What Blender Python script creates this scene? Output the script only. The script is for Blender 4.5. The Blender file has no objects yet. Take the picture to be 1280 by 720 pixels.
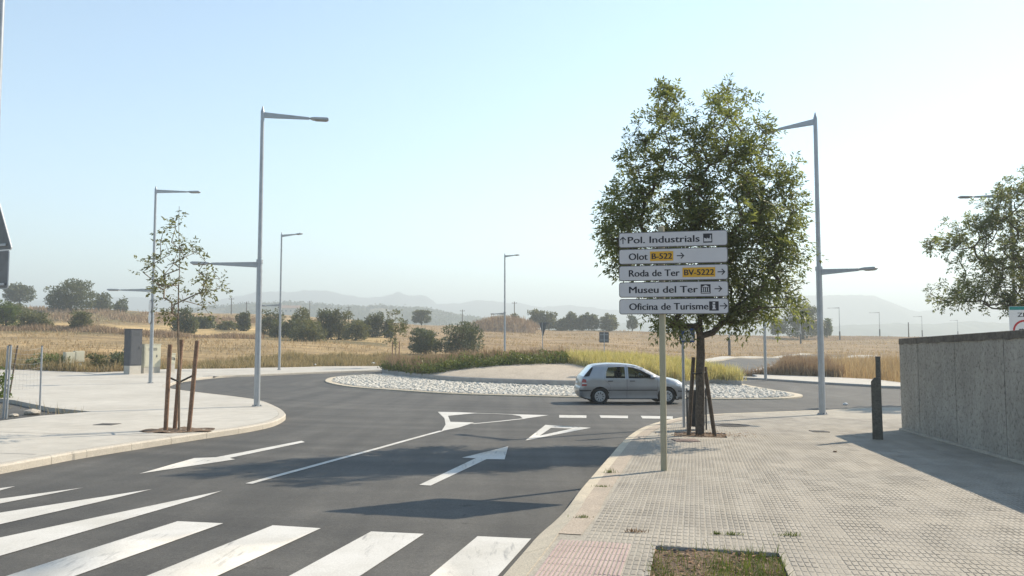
import bpy, bmesh, math, random
import numpy as np
from mathutils import Vector, Matrix
from mathutils.geometry import delaunay_2d_cdt

scene = bpy.context.scene
COL = scene.collection
R = math.radians

# ------------------------------------------------------------------ camera
EYE = Vector((0.0, 0.0, 1.66))
FPX = 1000.0                       # focal length in pixels of a 1280 px wide frame
PITCH = math.atan(63.0 / FPX)
cam_d = bpy.data.cameras.new('camera')
cam_d.sensor_width = 36.0
cam_d.lens = 36.0 * FPX / 1280.0
cam_d.clip_start = 0.05
cam_d.clip_end = 40000.0
cam = bpy.data.objects.new('camera', cam_d)
cam.location = EYE
cam.rotation_euler = (R(90) + PITCH, 0, 0)
COL.objects.link(cam)
scene.camera = cam

# ------------------------------------------------------------------ sky and sun
SUN_AZ = 54.5                      # degrees to the right of the view direction
SUN_EL = 37.5
world = bpy.data.worlds.new('World')
scene.world = world
world.use_nodes = True
wn = world.node_tree
wn.nodes.clear()
w_out = wn.nodes.new('ShaderNodeOutputWorld')
w_bg = wn.nodes.new('ShaderNodeBackground')
w_sky = wn.nodes.new('ShaderNodeTexSky')
w_sky.sky_type = 'NISHITA'
w_sky.sun_disc = False
w_sky.sun_elevation = R(SUN_EL)
w_sky.sun_rotation = R(SUN_AZ)
w_sky.altitude = 300
w_sky.air_density = 1.0
w_sky.dust_density = 0.15
w_sky.ozone_density = 0.3
w_bg.inputs['Strength'].default_value = 0.122
# white balance of the photograph: a touch less magenta
w_tint = wn.nodes.new('ShaderNodeMix')
w_tint.data_type = 'RGBA'
w_tint.blend_type = 'MULTIPLY'
w_tint.inputs[0].default_value = 1.0
w_tint.inputs[7].default_value = (1.0, 1.055, 0.99, 1.0)
wn.links.new(w_sky.outputs[0], w_tint.inputs[6])
wn.links.new(w_tint.outputs[2], w_bg.inputs['Color'])
wn.links.new(w_bg.outputs[0], w_out.inputs['Surface'])

sun_d = bpy.data.lights.new('sun', 'SUN')
sun_d.energy = 4.25
sun_d.angle = R(0.55)
sun_d.color = (1.0, 0.88, 0.70)
sun = bpy.data.objects.new('sun', sun_d)
sdir = Vector((math.sin(R(SUN_AZ)) * math.cos(R(SUN_EL)), math.cos(R(SUN_AZ)) * math.cos(R(SUN_EL)), math.sin(R(SUN_EL))))
sun.rotation_euler = sdir.to_track_quat('Z', 'Y').to_euler()
sun.location = (20, 20, 40)
COL.objects.link(sun)

vs = scene.view_settings
vs.view_transform = 'Standard'
vs.look = 'None'
vs.gamma = 1.0
vs.use_curve_mapping = False
vs.exposure = 1.03
scene.render.film_transparent = False
cy = scene.cycles
cy.use_denoising = True
cy.max_bounces = 6
cy.diffuse_bounces = 3
cy.glossy_bounces = 2
cy.transmission_bounces = 4
cy.transparent_max_bounces = 8
cy.volume_bounces = 0
cy.sample_clamp_indirect = 6.0

# ------------------------------------------------------------------ materials
def col4(c):
    return (c[0], c[1], c[2], 1.0)

def new_mat(name):
    m = bpy.data.materials.new(name)
    m.use_nodes = True
    nt = m.node_tree
    nt.nodes.clear()
    out = nt.nodes.new('ShaderNodeOutputMaterial')
    b = nt.nodes.new('ShaderNodeBsdfPrincipled')
    nt.links.new(b.outputs[0], out.inputs['Surface'])
    return m, nt, b, out

def N(nt, t, **kw):
    n = nt.nodes.new(t)
    for k, v in kw.items():
        if k.startswith('i_'):
            key = k[2:]
            key = int(key) if key.isdigit() else key.replace('_', ' ')
            n.inputs[key].default_value = v
        else:
            setattr(n, k, v)
    return n

def ramp(nt, fac, stops):
    r = nt.nodes.new('ShaderNodeValToRGB')
    e = r.color_ramp.elements
    while len(e) < len(stops):
        e.new(0.5)
    for el, (p, c) in zip(e, stops):
        el.position = p
        el.color = col4(c)
    nt.links.new(fac, r.inputs[0])
    return r.outputs[0]

def mixc(nt, fac, a, b, mode='MIX'):
    m = nt.nodes.new('ShaderNodeMix')
    m.data_type = 'RGBA'
    m.blend_type = mode
    for sock, v in ((0, fac), (6, a), (7, b)):
        if hasattr(v, 'is_output'):
            nt.links.new(v, m.inputs[sock])
        elif sock == 0:
            m.inputs[0].default_value = v
        else:
            m.inputs[sock].default_value = col4(v)
    return m.outputs[2]

def coords(nt, space='world'):
    if space == 'world':
        return nt.nodes.new('ShaderNodeNewGeometry').outputs['Position']
    return nt.nodes.new('ShaderNodeTexCoord').outputs['Object']

def noise(nt, vec, scale, detail=4, rough=0.55, out='Fac'):
    n = nt.nodes.new('ShaderNodeTexNoise')
    n.inputs['Scale'].default_value = scale
    n.inputs['Detail'].default_value = detail
    n.inputs['Roughness'].default_value = rough
    nt.links.new(vec, n.inputs['Vector'])
    return n.outputs[out]

def bump(nt, b, h, strength, dist=0.01):
    n = nt.nodes.new('ShaderNodeBump')
    n.inputs['Strength'].default_value = strength
    n.inputs['Distance'].default_value = dist
    nt.links.new(h, n.inputs['Height'])
    nt.links.new(n.outputs[0], b.inputs['Normal'])

def mat(name, c1, c2=None, scale=8.0, rough=0.8, bmp=0.0, metallic=0.0, space='world', spec=0.3, fine=None, bdist=0.01):
    m, nt, b, out = new_mat(name)
    b.inputs['Roughness'].default_value = rough
    b.inputs['Metallic'].default_value = metallic
    b.inputs['Specular IOR Level'].default_value = spec
    if c2 is None:
        c2 = tuple(x * 0.85 for x in c1)
    v = coords(nt, space)
    n1 = noise(nt, v, scale)
    c = ramp(nt, n1, [(0.3, c2), (0.7, c1)])
    if fine:
        n2 = noise(nt, v, fine, 2)
        dark = ramp(nt, n2, [(0.35, (0.75, 0.75, 0.75)), (0.65, (1.15, 1.15, 1.15))])
        c = mixc(nt, 1.0, c, dark, 'MULTIPLY')
        if bmp:
            bump(nt, b, n2, bmp, bdist)
    elif bmp:
        bump(nt, b, n1, bmp, bdist)
    nt.links.new(c, b.inputs['Base Color'])
    return m

def leaf_mat(name, stops, trans=0.35, rough=0.55, vary=0.35, tint=(1.25, 1.2, 0.6)):
    """foliage: colour varies from leaf to leaf, some light passes through"""
    m, nt, b, out = new_mat(name)
    g = nt.nodes.new('ShaderNodeNewGeometry')
    nz = noise(nt, g.outputs['Position'], 1.3, 2)
    a = N(nt, 'ShaderNodeMath', operation='MULTIPLY', i_1=vary)
    nt.links.new(nz, a.inputs[0])
    s = N(nt, 'ShaderNodeMath', operation='MULTIPLY_ADD', i_1=1.0 - vary)
    nt.links.new(g.outputs['Random Per Island'], s.inputs[0])
    nt.links.new(a.outputs[0], s.inputs[2])
    c = ramp(nt, s.outputs[0], stops)
    nt.links.new(c, b.inputs['Base Color'])
    b.inputs['Roughness'].default_value = rough
    b.inputs['Specular IOR Level'].default_value = 0.35
    tr = nt.nodes.new('ShaderNodeBsdfTranslucent')
    c2 = mixc(nt, 1.0, c, tint, 'MULTIPLY')
    nt.links.new(c2, tr.inputs['Color'])
    mx = N(nt, 'ShaderNodeMixShader', i_0=trans)
    nt.links.new(b.outputs[0], mx.inputs[1])
    nt.links.new(tr.outputs[0], mx.inputs[2])
    nt.links.new(mx.outputs[0], out.inputs['Surface'])
    return m

M = {}
# asphalt: fine aggregate, worn paler patches, faint sweeping tyre tracks round the island
def asphalt():
    m, nt, b, out = new_mat('asphalt')
    v = coords(nt)
    big = noise(nt, v, 0.22, 4)
    c = ramp(nt, big, [(0.3, (0.063, 0.061, 0.058)), (0.7, (0.084, 0.081, 0.076))])
    mid = noise(nt, v, 2.1, 5)
    c = mixc(nt, 1.0, c, ramp(nt, mid, [(0.3, (0.9, 0.9, 0.9)), (0.7, (1.1, 1.1, 1.1))]), 'MULTIPLY')
    grain = noise(nt, v, 26, 3, 0.7)
    c = mixc(nt, 1.0, c, ramp(nt, grain, [(0.3, (0.84, 0.84, 0.84)), (0.7, (1.17, 1.17, 1.16))]), 'MULTIPLY')
    fine = noise(nt, v, 95, 2)
    c = mixc(nt, 1.0, c, ramp(nt, fine, [(0.3, (0.72, 0.72, 0.72)), (0.7, (1.35, 1.34, 1.32))]), 'MULTIPLY')
    # tyre tracks: rings about the centre of the roundabout
    sub = N(nt, 'ShaderNodeVectorMath', operation='SUBTRACT')
    sub.inputs[1].default_value = (2.0, 43.0, 0)
    nt.links.new(v, sub.inputs[0])
    mul = N(nt, 'ShaderNodeVectorMath', operation='MULTIPLY')
    mul.inputs[1].default_value = (1, 1.05, 0)
    nt.links.new(sub.outputs[0], mul.inputs[0])
    ln = N(nt, 'ShaderNodeVectorMath', operation='LENGTH')
    nt.links.new(mul.outputs[0], ln.inputs[0])
    comb = N(nt, 'ShaderNodeCombineXYZ')
    nt.links.new(ln.outputs['Value'], comb.inputs[0])
    rings = noise(nt, comb.outputs[0], 0.9, 3)
    c = mixc(nt, 1.0, c, ramp(nt, rings, [(0.35, (0.82, 0.82, 0.82)), (0.65, (1.22, 1.21, 1.19))]), 'MULTIPLY')
    mpt = N(nt, 'ShaderNodeMapping')
    mpt.inputs['Rotation'].default_value = (0, 0, R(12.8))
    mpt.inputs['Scale'].default_value = (1.0, 0.06, 1.0)
    nt.links.new(v, mpt.inputs[0])
    lanes = noise(nt, mpt.outputs[0], 1.1, 4, 0.6)
    c = mixc(nt, 1.0, c, ramp(nt, lanes, [(0.35, (0.80, 0.80, 0.80)), (0.65, (1.18, 1.17, 1.15))]), 'MULTIPLY')
    spots = noise(nt, v, 1.3, 6, 0.75)
    c = mixc(nt, 1.0, c, ramp(nt, spots, [(0.27, (0.55, 0.54, 0.53)), (0.36, (1.0, 1.0, 1.0))]), 'MULTIPLY')
    nt.links.new(c, b.inputs['Base Color'])
    b.inputs['Roughness'].default_value = 0.82
    b.inputs['Specular IOR Level'].default_value = 0.35
    bump(nt, b, fine, 0.5, 0.004)
    return m
M['asphalt'] = asphalt()

def paint():
    m, nt, b, out = new_mat('road_paint')
    v = coords(nt)
    # worn away in streaks and specks where tyres pass
    st = N(nt, 'ShaderNodeMapping')
    st.inputs['Rotation'].default_value = (0, 0, R(12.8))
    st.inputs['Scale'].default_value = (7.0, 1.0, 1.0)
    nt.links.new(v, st.inputs[0])
    wear = noise(nt, st.outputs[0], 2.0, 6, 0.65)
    area = noise(nt, v, 0.55, 2)
    add = N(nt, 'ShaderNodeMath', operation='MULTIPLY_ADD', i_1=0.55)
    nt.links.new(area, add.inputs[0])
    nt.links.new(wear, add.inputs[2])
    k = N(nt, 'ShaderNodeMapRange', i_1=0.88, i_2=1.02, i_3=0.0, i_4=0.6)
    nt.links.new(add.outputs[0], k.inputs[0])
    fine = noise(nt, v, 70, 3)
    base = ramp(nt, fine, [(0.3, (0.50, 0.48, 0.445)), (0.7, (0.62, 0.60, 0.56))])
    dirt = noise(nt, v, 1.7, 4)
    base = mixc(nt, 1.0, base, ramp(nt, dirt, [(0.3, (0.82, 0.81, 0.78)), (0.65, (1.0, 1.0, 1.0))]), 'MULTIPLY')
    c = mixc(nt, k.outputs[0], base, (0.13, 0.13, 0.13))
    nt.links.new(c, b.inputs['Base Color'])
    b.inputs['Roughness'].default_value = 0.7
    bump(nt, b, fine, 0.3, 0.003)
    return m
M['paint'] = paint()

def concrete_slab():
    m, nt, b, out = new_mat('pavement_concrete')
    v = coords(nt)
    big = noise(nt, v, 0.35, 5, 0.6)
    c = ramp(nt, big, [(0.3, (0.395, 0.366, 0.316)), (0.7, (0.48, 0.45, 0.395))])
    mid = noise(nt, v, 3.0, 5)
    c = mixc(nt, 1.0, c, ramp(nt, mid, [(0.3, (0.9, 0.9, 0.9)), (0.7, (1.07, 1.07, 1.07))]), 'MULTIPLY')
    fine = noise(nt, v, 60, 2)
    c = mixc(nt, 1.0, c, ramp(nt, fine, [(0.3, (0.9, 0.9, 0.9)), (0.7, (1.08, 1.08, 1.08))]), 'MULTIPLY')
    nt.links.new(c, b.inputs['Base Color'])
    b.inputs['Roughness'].default_value = 0.85
    bump(nt, b, fine, 0.25, 0.003)
    return m
M['slab'] = concrete_slab()

HEAD = R(12.8)      # heading of the approach road, to the right of the view direction
def tile_mat(name, lo, hi, cell):
    m, nt, b, out = new_mat(name)
    v = coords(nt)
    mp = N(nt, 'ShaderNodeMapping')
    mp.inputs['Rotation'].default_value = (0, 0, HEAD)
    nt.links.new(v, mp.inputs[0])
    sc = N(nt, 'ShaderNodeVectorMath', operation='MULTIPLY')
    sc.inputs[1].default_value = (1.0 / cell, 0.5 / cell, 1.0)
    nt.links.new(mp.outputs[0], sc.inputs[0])
    fl = N(nt, 'ShaderNodeVectorMath', operation='FLOOR')
    nt.links.new(sc.outputs[0], fl.inputs[0])
    mz = N(nt, 'ShaderNodeVectorMath', operation='MULTIPLY')
    mz.inputs[1].default_value = (1, 1, 0)
    nt.links.new(fl.outputs[0], mz.inputs[0])
    wnz = N(nt, 'ShaderNodeTexWhiteNoise')
    nt.links.new(mz.outputs[0], wnz.inputs['Vector'])
    c = ramp(nt, wnz.outputs['Value'], [(0.0, lo), (1.0, hi)])
    big = noise(nt, v, 0.8, 5)
    c = mixc(nt, 1.0, c, ramp(nt, big, [(0.3, (0.80, 0.80, 0.81)), (0.7, (1.10, 1.09, 1.07))]), 'MULTIPLY')
    fine = noise(nt, v, 130, 2)
    c = mixc(nt, 1.0, c, ramp(nt, fine, [(0.3, (0.85, 0.85, 0.85)), (0.7, (1.12, 1.12, 1.12))]), 'MULTIPLY')
    nt.links.new(c, b.inputs['Base Color'])
    b.inputs['Roughness'].default_value = 0.8
    return m
M['tile'] = tile_mat('paving_tile', (0.275, 0.247, 0.205), (0.34, 0.308, 0.26), 0.2)
M['tactile'] = tile_mat('tactile_tile', (0.38, 0.285, 0.265), (0.44, 0.34, 0.315), 0.2)
M['mortar'] = mat('pale_mortar', (0.385, 0.35, 0.292), (0.30, 0.272, 0.228), 2.5, 0.9, fine=60)
M['kerb'] = mat('cream_kerb_stone', (0.56, 0.485, 0.37), (0.47, 0.41, 0.32), 3.0, 0.85, 0.2, fine=80, bdist=0.003)
M['kerb_pale'] = mat('pale_kerb_stone', (0.50, 0.455, 0.385), (0.43, 0.39, 0.33), 3.0, 0.85, 0.2, fine=80, bdist=0.003)
M['kerb_grey'] = mat('grey_kerb_stone', (0.40, 0.39, 0.37), (0.30, 0.29, 0.28), 2.0, 0.85, 0.2, fine=60, bdist=0.003)
M['sandy'] = mat('sandy_strip', (0.42, 0.35, 0.28), (0.34, 0.29, 0.235), 4.0, 0.9, 0.2, fine=70, bdist=0.003)
M['cobble'] = leaf_mat('cobble_stone', [(0.0, (0.44, 0.405, 0.345)), (0.5, (0.53, 0.495, 0.43)), (1.0, (0.60, 0.57, 0.50))], trans=0.0, rough=0.85)
M['cobble_bed'] = mat('cobble_mortar', (0.42, 0.39, 0.33), (0.30, 0.275, 0.235), 3, 0.9, fine=30)
M['gravel'] = mat('pinkish_gravel', (0.49, 0.42, 0.335), (0.41, 0.348, 0.275), 1.2, 0.95, 0.6, fine=26, bdist=0.03)
M['soil'] = mat('dry_soil', (0.20, 0.14, 0.095), (0.10, 0.07, 0.048), 4, 0.95, 0.6, fine=30, bdist=0.03)
M['steel'] = mat('galvanised_steel', (0.40, 0.42, 0.44), (0.33, 0.35, 0.37), 6, 0.45, metallic=0.55, space='obj', spec=0.5)
M['steel_dark'] = mat('dark_steel', (0.10, 0.105, 0.11), (0.07, 0.075, 0.08), 6, 0.5, metallic=0.3, space='obj')
M['post_beige'] = mat('beige_painted_post', (0.38, 0.35, 0.25), (0.33, 0.30, 0.215), 5, 0.5, space='obj')
M['sign_grey'] = mat('grey_sign_face', (0.56, 0.545, 0.555), (0.52, 0.505, 0.515), 3, 0.45, space='obj', spec=0.4)
M['sign_edge'] = mat('sign_edge', (0.16, 0.16, 0.165), (0.13, 0.13, 0.135), 5, 0.5, metallic=0.3, space='obj')
M['sign_ink'] = mat('sign_lettering', (0.03, 0.03, 0.04), (0.025, 0.025, 0.03), 5, 0.5, space='obj')
M['sign_yellow'] = mat('yellow_plate', (0.66, 0.36, 0.035), (0.60, 0.33, 0.03), 5, 0.5, space='obj')
M['sign_white'] = mat('white_sign', (0.74, 0.74, 0.73), (0.68, 0.68, 0.67), 5, 0.45, space='obj')
M['sign_blue'] = mat('blue_sign', (0.03, 0.085, 0.33), (0.025, 0.07, 0.28), 5, 0.45, space='obj')
M['sign_red'] = mat('red_sign', (0.48, 0.035, 0.04), (0.42, 0.03, 0.035), 5, 0.45, space='obj')
M['sign_teal'] = mat('teal_sign', (0.025, 0.25, 0.23), (0.02, 0.21, 0.20), 5, 0.45, space='obj')
M['sign_back'] = mat('sign_back', (0.17, 0.175, 0.18), (0.13, 0.135, 0.14), 5, 0.5, metallic=0.3, space='obj')
M['stake'] = mat('stake_wood', (0.27, 0.165, 0.11), (0.18, 0.11, 0.072), 9, 0.8, 0.2, space='obj', fine=40)
M['stake_grey'] = mat('weathered_stake_wood', (0.15, 0.115, 0.085), (0.10, 0.075, 0.055), 9, 0.85, 0.2, space='obj', fine=40)
M['rubber'] = mat('black_rubber', (0.02, 0.02, 0.02), (0.015, 0.015, 0.015), 6, 0.7, space='obj')
M['bark'] = mat('bark', (0.13, 0.105, 0.08), (0.065, 0.052, 0.042), 14, 0.9, 0.6, space='obj', fine=50)
M['bark_pale'] = mat('young_bark', (0.24, 0.19, 0.14), (0.15, 0.115, 0.085), 14, 0.9, 0.3, space='obj', fine=50)
M['bin'] = mat('bin_plastic', (0.045, 0.048, 0.05), (0.03, 0.032, 0.034), 6, 0.55, space='obj')
M['bollard'] = mat('weathered_dark_post', (0.13, 0.125, 0.105), (0.085, 0.082, 0.07), 9, 0.7, 0.2, space='obj', fine=40)
M['cabinet_dark'] = mat('dark_grey_cabinet', (0.085, 0.09, 0.10), (0.07, 0.075, 0.085), 5, 0.5, space='obj')
M['cabinet_cream'] = mat('cream_cabinet', (0.52, 0.50, 0.39), (0.46, 0.44, 0.34), 5, 0.6, space='obj')
M['iron'] = mat('cast_iron', (0.11, 0.10, 0.09), (0.07, 0.065, 0.06), 12, 0.7, 0.3, fine=60)
M['iron_red'] = mat('rusty_iron', (0.26, 0.18, 0.15), (0.19, 0.14, 0.12), 12, 0.8, 0.3, fine=60)
M['stone'] = mat('pale_stone', (0.48, 0.43, 0.36), (0.34, 0.30, 0.25), 5, 0.9, 0.4, space='obj', fine=30)
M['paper'] = mat('litter', (0.7, 0.69, 0.67), (0.6, 0.59, 0.57), 5, 0.8, space='obj')
M['lamp_glass'] = mat('lamp_lens', (0.25, 0.26, 0.27), (0.2, 0.21, 0.22), 5, 0.25, space='obj', spec=0.6)

def wall_mat():
    m, nt, b, out = new_mat('rough_concrete_wall')
    v = coords(nt)
    big = noise(nt, v, 0.9, 5, 0.6)
    c = ramp(nt, big, [(0.3, (0.285, 0.263, 0.228)), (0.7, (0.395, 0.368, 0.325))])
    pits = noise(nt, v, 17, 5, 0.7)
    c = mixc(nt, 1.0, c, ramp(nt, pits, [(0.34, (0.42, 0.41, 0.40)), (0.45, (0.92, 0.92, 0.92)), (0.7, (1.18, 1.17, 1.14))]), 'MULTIPLY')
    # rain streaks
    mp = N(nt, 'ShaderNodeMapping')
    mp.inputs['Scale'].default_value = (2.2, 2.2, 0.35)
    nt.links.new(v, mp.inputs[0])
    st = noise(nt, mp.outputs[0], 1.6, 4)
    c = mixc(nt, 1.0, c, ramp(nt, st, [(0.3, (0.86, 0.86, 0.85)), (0.6, (1.04, 1.04, 1.04))]), 'MULTIPLY')
    nt.links.new(c, b.inputs['Base Color'])
    b.inputs['Roughness'].default_value = 0.92
    bump(nt, b, pits, 0.7, 0.02)
    return m
M['wall'] = wall_mat()
M['wall_top'] = mat('stained_concrete', (0.17, 0.15, 0.125), (0.09, 0.08, 0.068), 3.0, 0.95, 0.5, fine=18, bdist=0.01)

G_ = lambda *a: a
M['leaf_ash'] = leaf_mat('ash_leaves', [(0.0, (0.095, 0.115, 0.052)), (0.5, (0.15, 0.178, 0.08)), (0.85, (0.205, 0.23, 0.11)), (1.0, (0.28, 0.28, 0.15))], 0.55)
M['leaf_young'] = leaf_mat('sapling_leaves', [(0.0, (0.085, 0.095, 0.05)), (0.5, (0.125, 0.135, 0.07)), (0.85, (0.165, 0.17, 0.09)), (1.0, (0.22, 0.185, 0.105))], 0.45)
M['leaf_dark'] = leaf_mat('evergreen_leaves', [(0.0, (0.048, 0.060, 0.028)), (0.6, (0.092, 0.108, 0.05)), (1.0, (0.15, 0.158, 0.075))], 0.35)
M['leaf_olive'] = leaf_mat('olive_green_leaves', [(0.0, (0.075, 0.083, 0.037)), (0.6, (0.125, 0.132, 0.056)), (1.0, (0.19, 0.18, 0.085))], 0.35)
M['leaf_grey'] = leaf_mat('grey_green_leaves', [(0.0, (0.06, 0.078, 0.045)), (0.6, (0.11, 0.132, 0.075)), (1.0, (0.17, 0.185, 0.11))], 0.25)
M['leaf_bright'] = leaf_mat('bright_green_leaves', [(0.0, (0.055, 0.085, 0.02)), (0.6, (0.095, 0.135, 0.03)), (1.0, (0.14, 0.17, 0.05))], 0.35)
M['dry_grass'] = leaf_mat('dry_grass', [(0.0, (0.25, 0.17, 0.09)), (0.45, (0.40, 0.295, 0.16)), (0.8, (0.50, 0.385, 0.225)), (1.0, (0.58, 0.475, 0.305))], 0.3, 0.8, tint=(1.1, 1.0, 0.8))
M['red_grass'] = leaf_mat('reddish_dry_weeds', [(0.0, (0.20, 0.13, 0.085)), (0.5, (0.32, 0.225, 0.145)), (1.0, (0.44, 0.34, 0.22))], 0.25, 0.8, tint=(1.1, 1.0, 0.8))
M['mixed_grass'] = leaf_mat('mixed_weeds', [(0.0, (0.11, 0.11, 0.045)), (0.3, (0.22, 0.19, 0.09)), (0.6, (0.40, 0.30, 0.17)), (1.0, (0.50, 0.40, 0.25))], 0.3, 0.8, tint=(1.1, 1.05, 0.7))
M['shrub_green'] = leaf_mat('low_shrub_leaves', [(0.0, (0.07, 0.095, 0.026)), (0.55, (0.13, 0.16, 0.045)), (0.85, (0.18, 0.205, 0.065)), (1.0, (0.27, 0.21, 0.10))], 0.3)
M['yellow_grass'] = leaf_mat('yellow_ornamental_grass', [(0.0, (0.20, 0.22, 0.07)), (0.3, (0.44, 0.40, 0.16)), (0.65, (0.62, 0.54, 0.28)), (1.0, (0.74, 0.67, 0.44))], 0.35, 0.7, tint=(1.1, 1.05, 0.6))
M['grass'] = leaf_mat('green_grass', [(0.0, (0.055, 0.085, 0.02)), (0.5, (0.10, 0.14, 0.035)), (0.85, (0.17, 0.20, 0.06)), (1.0, (0.33, 0.27, 0.14))], 0.35)
M['dead_leaf'] = leaf_mat('dead_leaves', [(0.0, (0.14, 0.075, 0.04)), (0.6, (0.25, 0.15, 0.085)), (1.0, (0.40, 0.29, 0.19))], 0.1, 0.8)

# ------------------------------------------------------------------ terrain heights
def smin(a, b, k):
    return -k * np.logaddexp(-np.asarray(a, float) / k, -b / k)
def sstep(a, b, x):
    t = np.clip((np.asarray(x, float) - a) / (b - a), 0, 1)
    return t * t * (3 - 2 * t)

RISE = [  # bearing (deg), [(depth, rise above the road plane)...]
    (-33.0, [(46, 0), (70, 1.3), (90, 2.65), (110, 3.75), (140, 5.2), (180, 9.2), (300, 13.8), (420, 12), (800, -4), (2000, -10)]),
    (-18.8, [(60, 0), (90, 1.85), (120, 3.3), (160, 5.4), (220, 8.7), (300, 11.4), (420, 9), (800, -5), (2000, -10)]),
    (-4.6, [(64, 0), (100, 1.3), (150, 2.8), (220, 5.5), (300, 7.2), (420, 5), (800, -5), (2000, -10)]),
    (6.3, [(64, 0), (100, 1.1), (150, 2.5), (210, 4.5), (300, 4.8), (420, 2), (800, -6), (2000, -10)]),
    (19.8, [(52, 0), (80, 0.0), (120, 0.35), (200, 3.0), (300, 3.4), (420, 1), (800, -6), (2000, -10)]),
    (30.0, [(46, 0), (80, 0.0), (120, 0.35), (200, 2.9), (300, 3.2), (420, 1), (800, -6), (2000, -10)]),
]
def base_h(x, y):
    x = np.asarray(x, float); y = np.asarray(y, float)
    return -0.02 * smin(y, 36.0, 4.0) - 0.009 * 20 * np.tanh(x / 20.0)
def rise_h(x, y):
    x = np.asarray(x, float); y = np.asarray(y, float)
    th = np.degrees(np.arctan2(x, np.maximum(y, 1e-3)))
    vals = [np.interp(y, [p[0] for p in t], [p[1] for p in t]) for _, t in RISE]
    angs = [a for a, _ in RISE]
    out = vals[0] * 1.0
    for i in range(len(angs) - 1):
        s = sstep(angs[i], angs[i + 1], th)
        out = out + (vals[i + 1] - vals[i]) * s
    lump = 0.22 * np.sin(x * 0.11 + 1.3 * np.sin(y * 0.05)) * np.sin(y * 0.09 + 0.7) + 0.12 * np.sin(x * 0.31 + y * 0.23) * np.sin(y * 0.27 - x * 0.12)
    return out + lump * sstep(62, 95, y)
def T(x, y):
    return base_h(x, y) + rise_h(x, y)
def Tf(x, y):
    return float(T(x, y))

FWD = Vector((0, math.cos(PITCH), math.sin(PITCH)))
UPV = Vector((0, -math.sin(PITCH), math.cos(PITCH)))
def ray(u, v):
    return FWD + Vector((1, 0, 0)) * ((u - 640) / FPX) + UPV * ((360 - v) / FPX)
def P(u, v, Y):
    """point at depth Y seen at u, v"""
    d = ray(u, v)
    return EYE + d * (Y / d.y)
def G(u, v, dz=0.0, f=None):
    """ground point seen at u, v of the photograph's frame"""
    f = f or Tf
    d = ray(u, v)
    t, prev = 1.0, 1.0
    while t < 3000:
        p = EYE + d * t
        if p.z < f(p.x, p.y) + dz:
            a, b = prev, t
            for _ in range(40):
                m = (a + b) / 2
                p = EYE + d * m
                if p.z < f(p.x, p.y) + dz: b = m
                else: a = m
            return EYE + d * b
        prev = t
        t *= 1.02
    return EYE + d * 300
def G2(pts, dz=0.0, f=None):
    out = []
    for u, v in pts:
        p = G(u, v, dz, f)
        out.append((p.x, p.y))
    return out
def at_depth(u, Y, dz=0.0):
    """ground point on bearing u at depth Y"""
    x = (u - 640) / FPX * (Y * 1.0)      # horizontal bearing (pitch is small)
    return Vector((x, Y, Tf(x, Y) + dz))
def top_z(v, Y):
    return P(640, v, Y).z
# ------------------------------------------------------------------ mesh helpers
def link(name, me, mats, parent=None, smooth=False):
    o = bpy.data.objects.new(name, me)
    COL.objects.link(o)
    if mats is not None:
        for mm in (mats if isinstance(mats, (list, tuple)) else [mats]):
            me.materials.append(M[mm] if isinstance(mm, str) else mm)
    if parent is not None:
        o.parent = parent
    if smooth:
        me.polygons.foreach_set('use_smooth', [True] * len(me.polygons))
    return o

def np_mesh(name, verts, faces):
    """verts (n,3); faces (m,k) all with k corners"""
    me = bpy.data.meshes.new(name)
    verts = np.ascontiguousarray(verts, dtype=np.float32)
    faces = np.ascontiguousarray(faces, dtype=np.int32)
    nf, k = faces.shape
    me.vertices.add(len(verts))
    me.vertices.foreach_set('co', verts.ravel())
    me.loops.add(nf * k)
    me.loops.foreach_set('vertex_index', faces.ravel())
    me.polygons.add(nf)
    me.polygons.foreach_set('loop_start', np.arange(0, nf * k, k, dtype=np.int32))
    me.update(calc_edges=True)
    return me

def tag(o, label, cat=None, group=None, kind=None):
    if label: o['label'] = label
    if cat: o['category'] = cat
    if group: o['group'] = group
    if kind: o['kind'] = kind
    return o

def thing(name, loc, label, cat, group=None, rz=0.0):
    o = bpy.data.objects.new(name, None)
    o.empty_display_size = 0.3
    o.location = loc
    o.rotation_euler = (0, 0, rz)
    COL.objects.link(o)
    return tag(o, label, cat, group)

def copy_tree(o, parent=None):
    c = o.copy()
    COL.objects.link(c)
    c.parent = parent
    for ch in o.children:
        copy_tree(ch, c)
    return c

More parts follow.
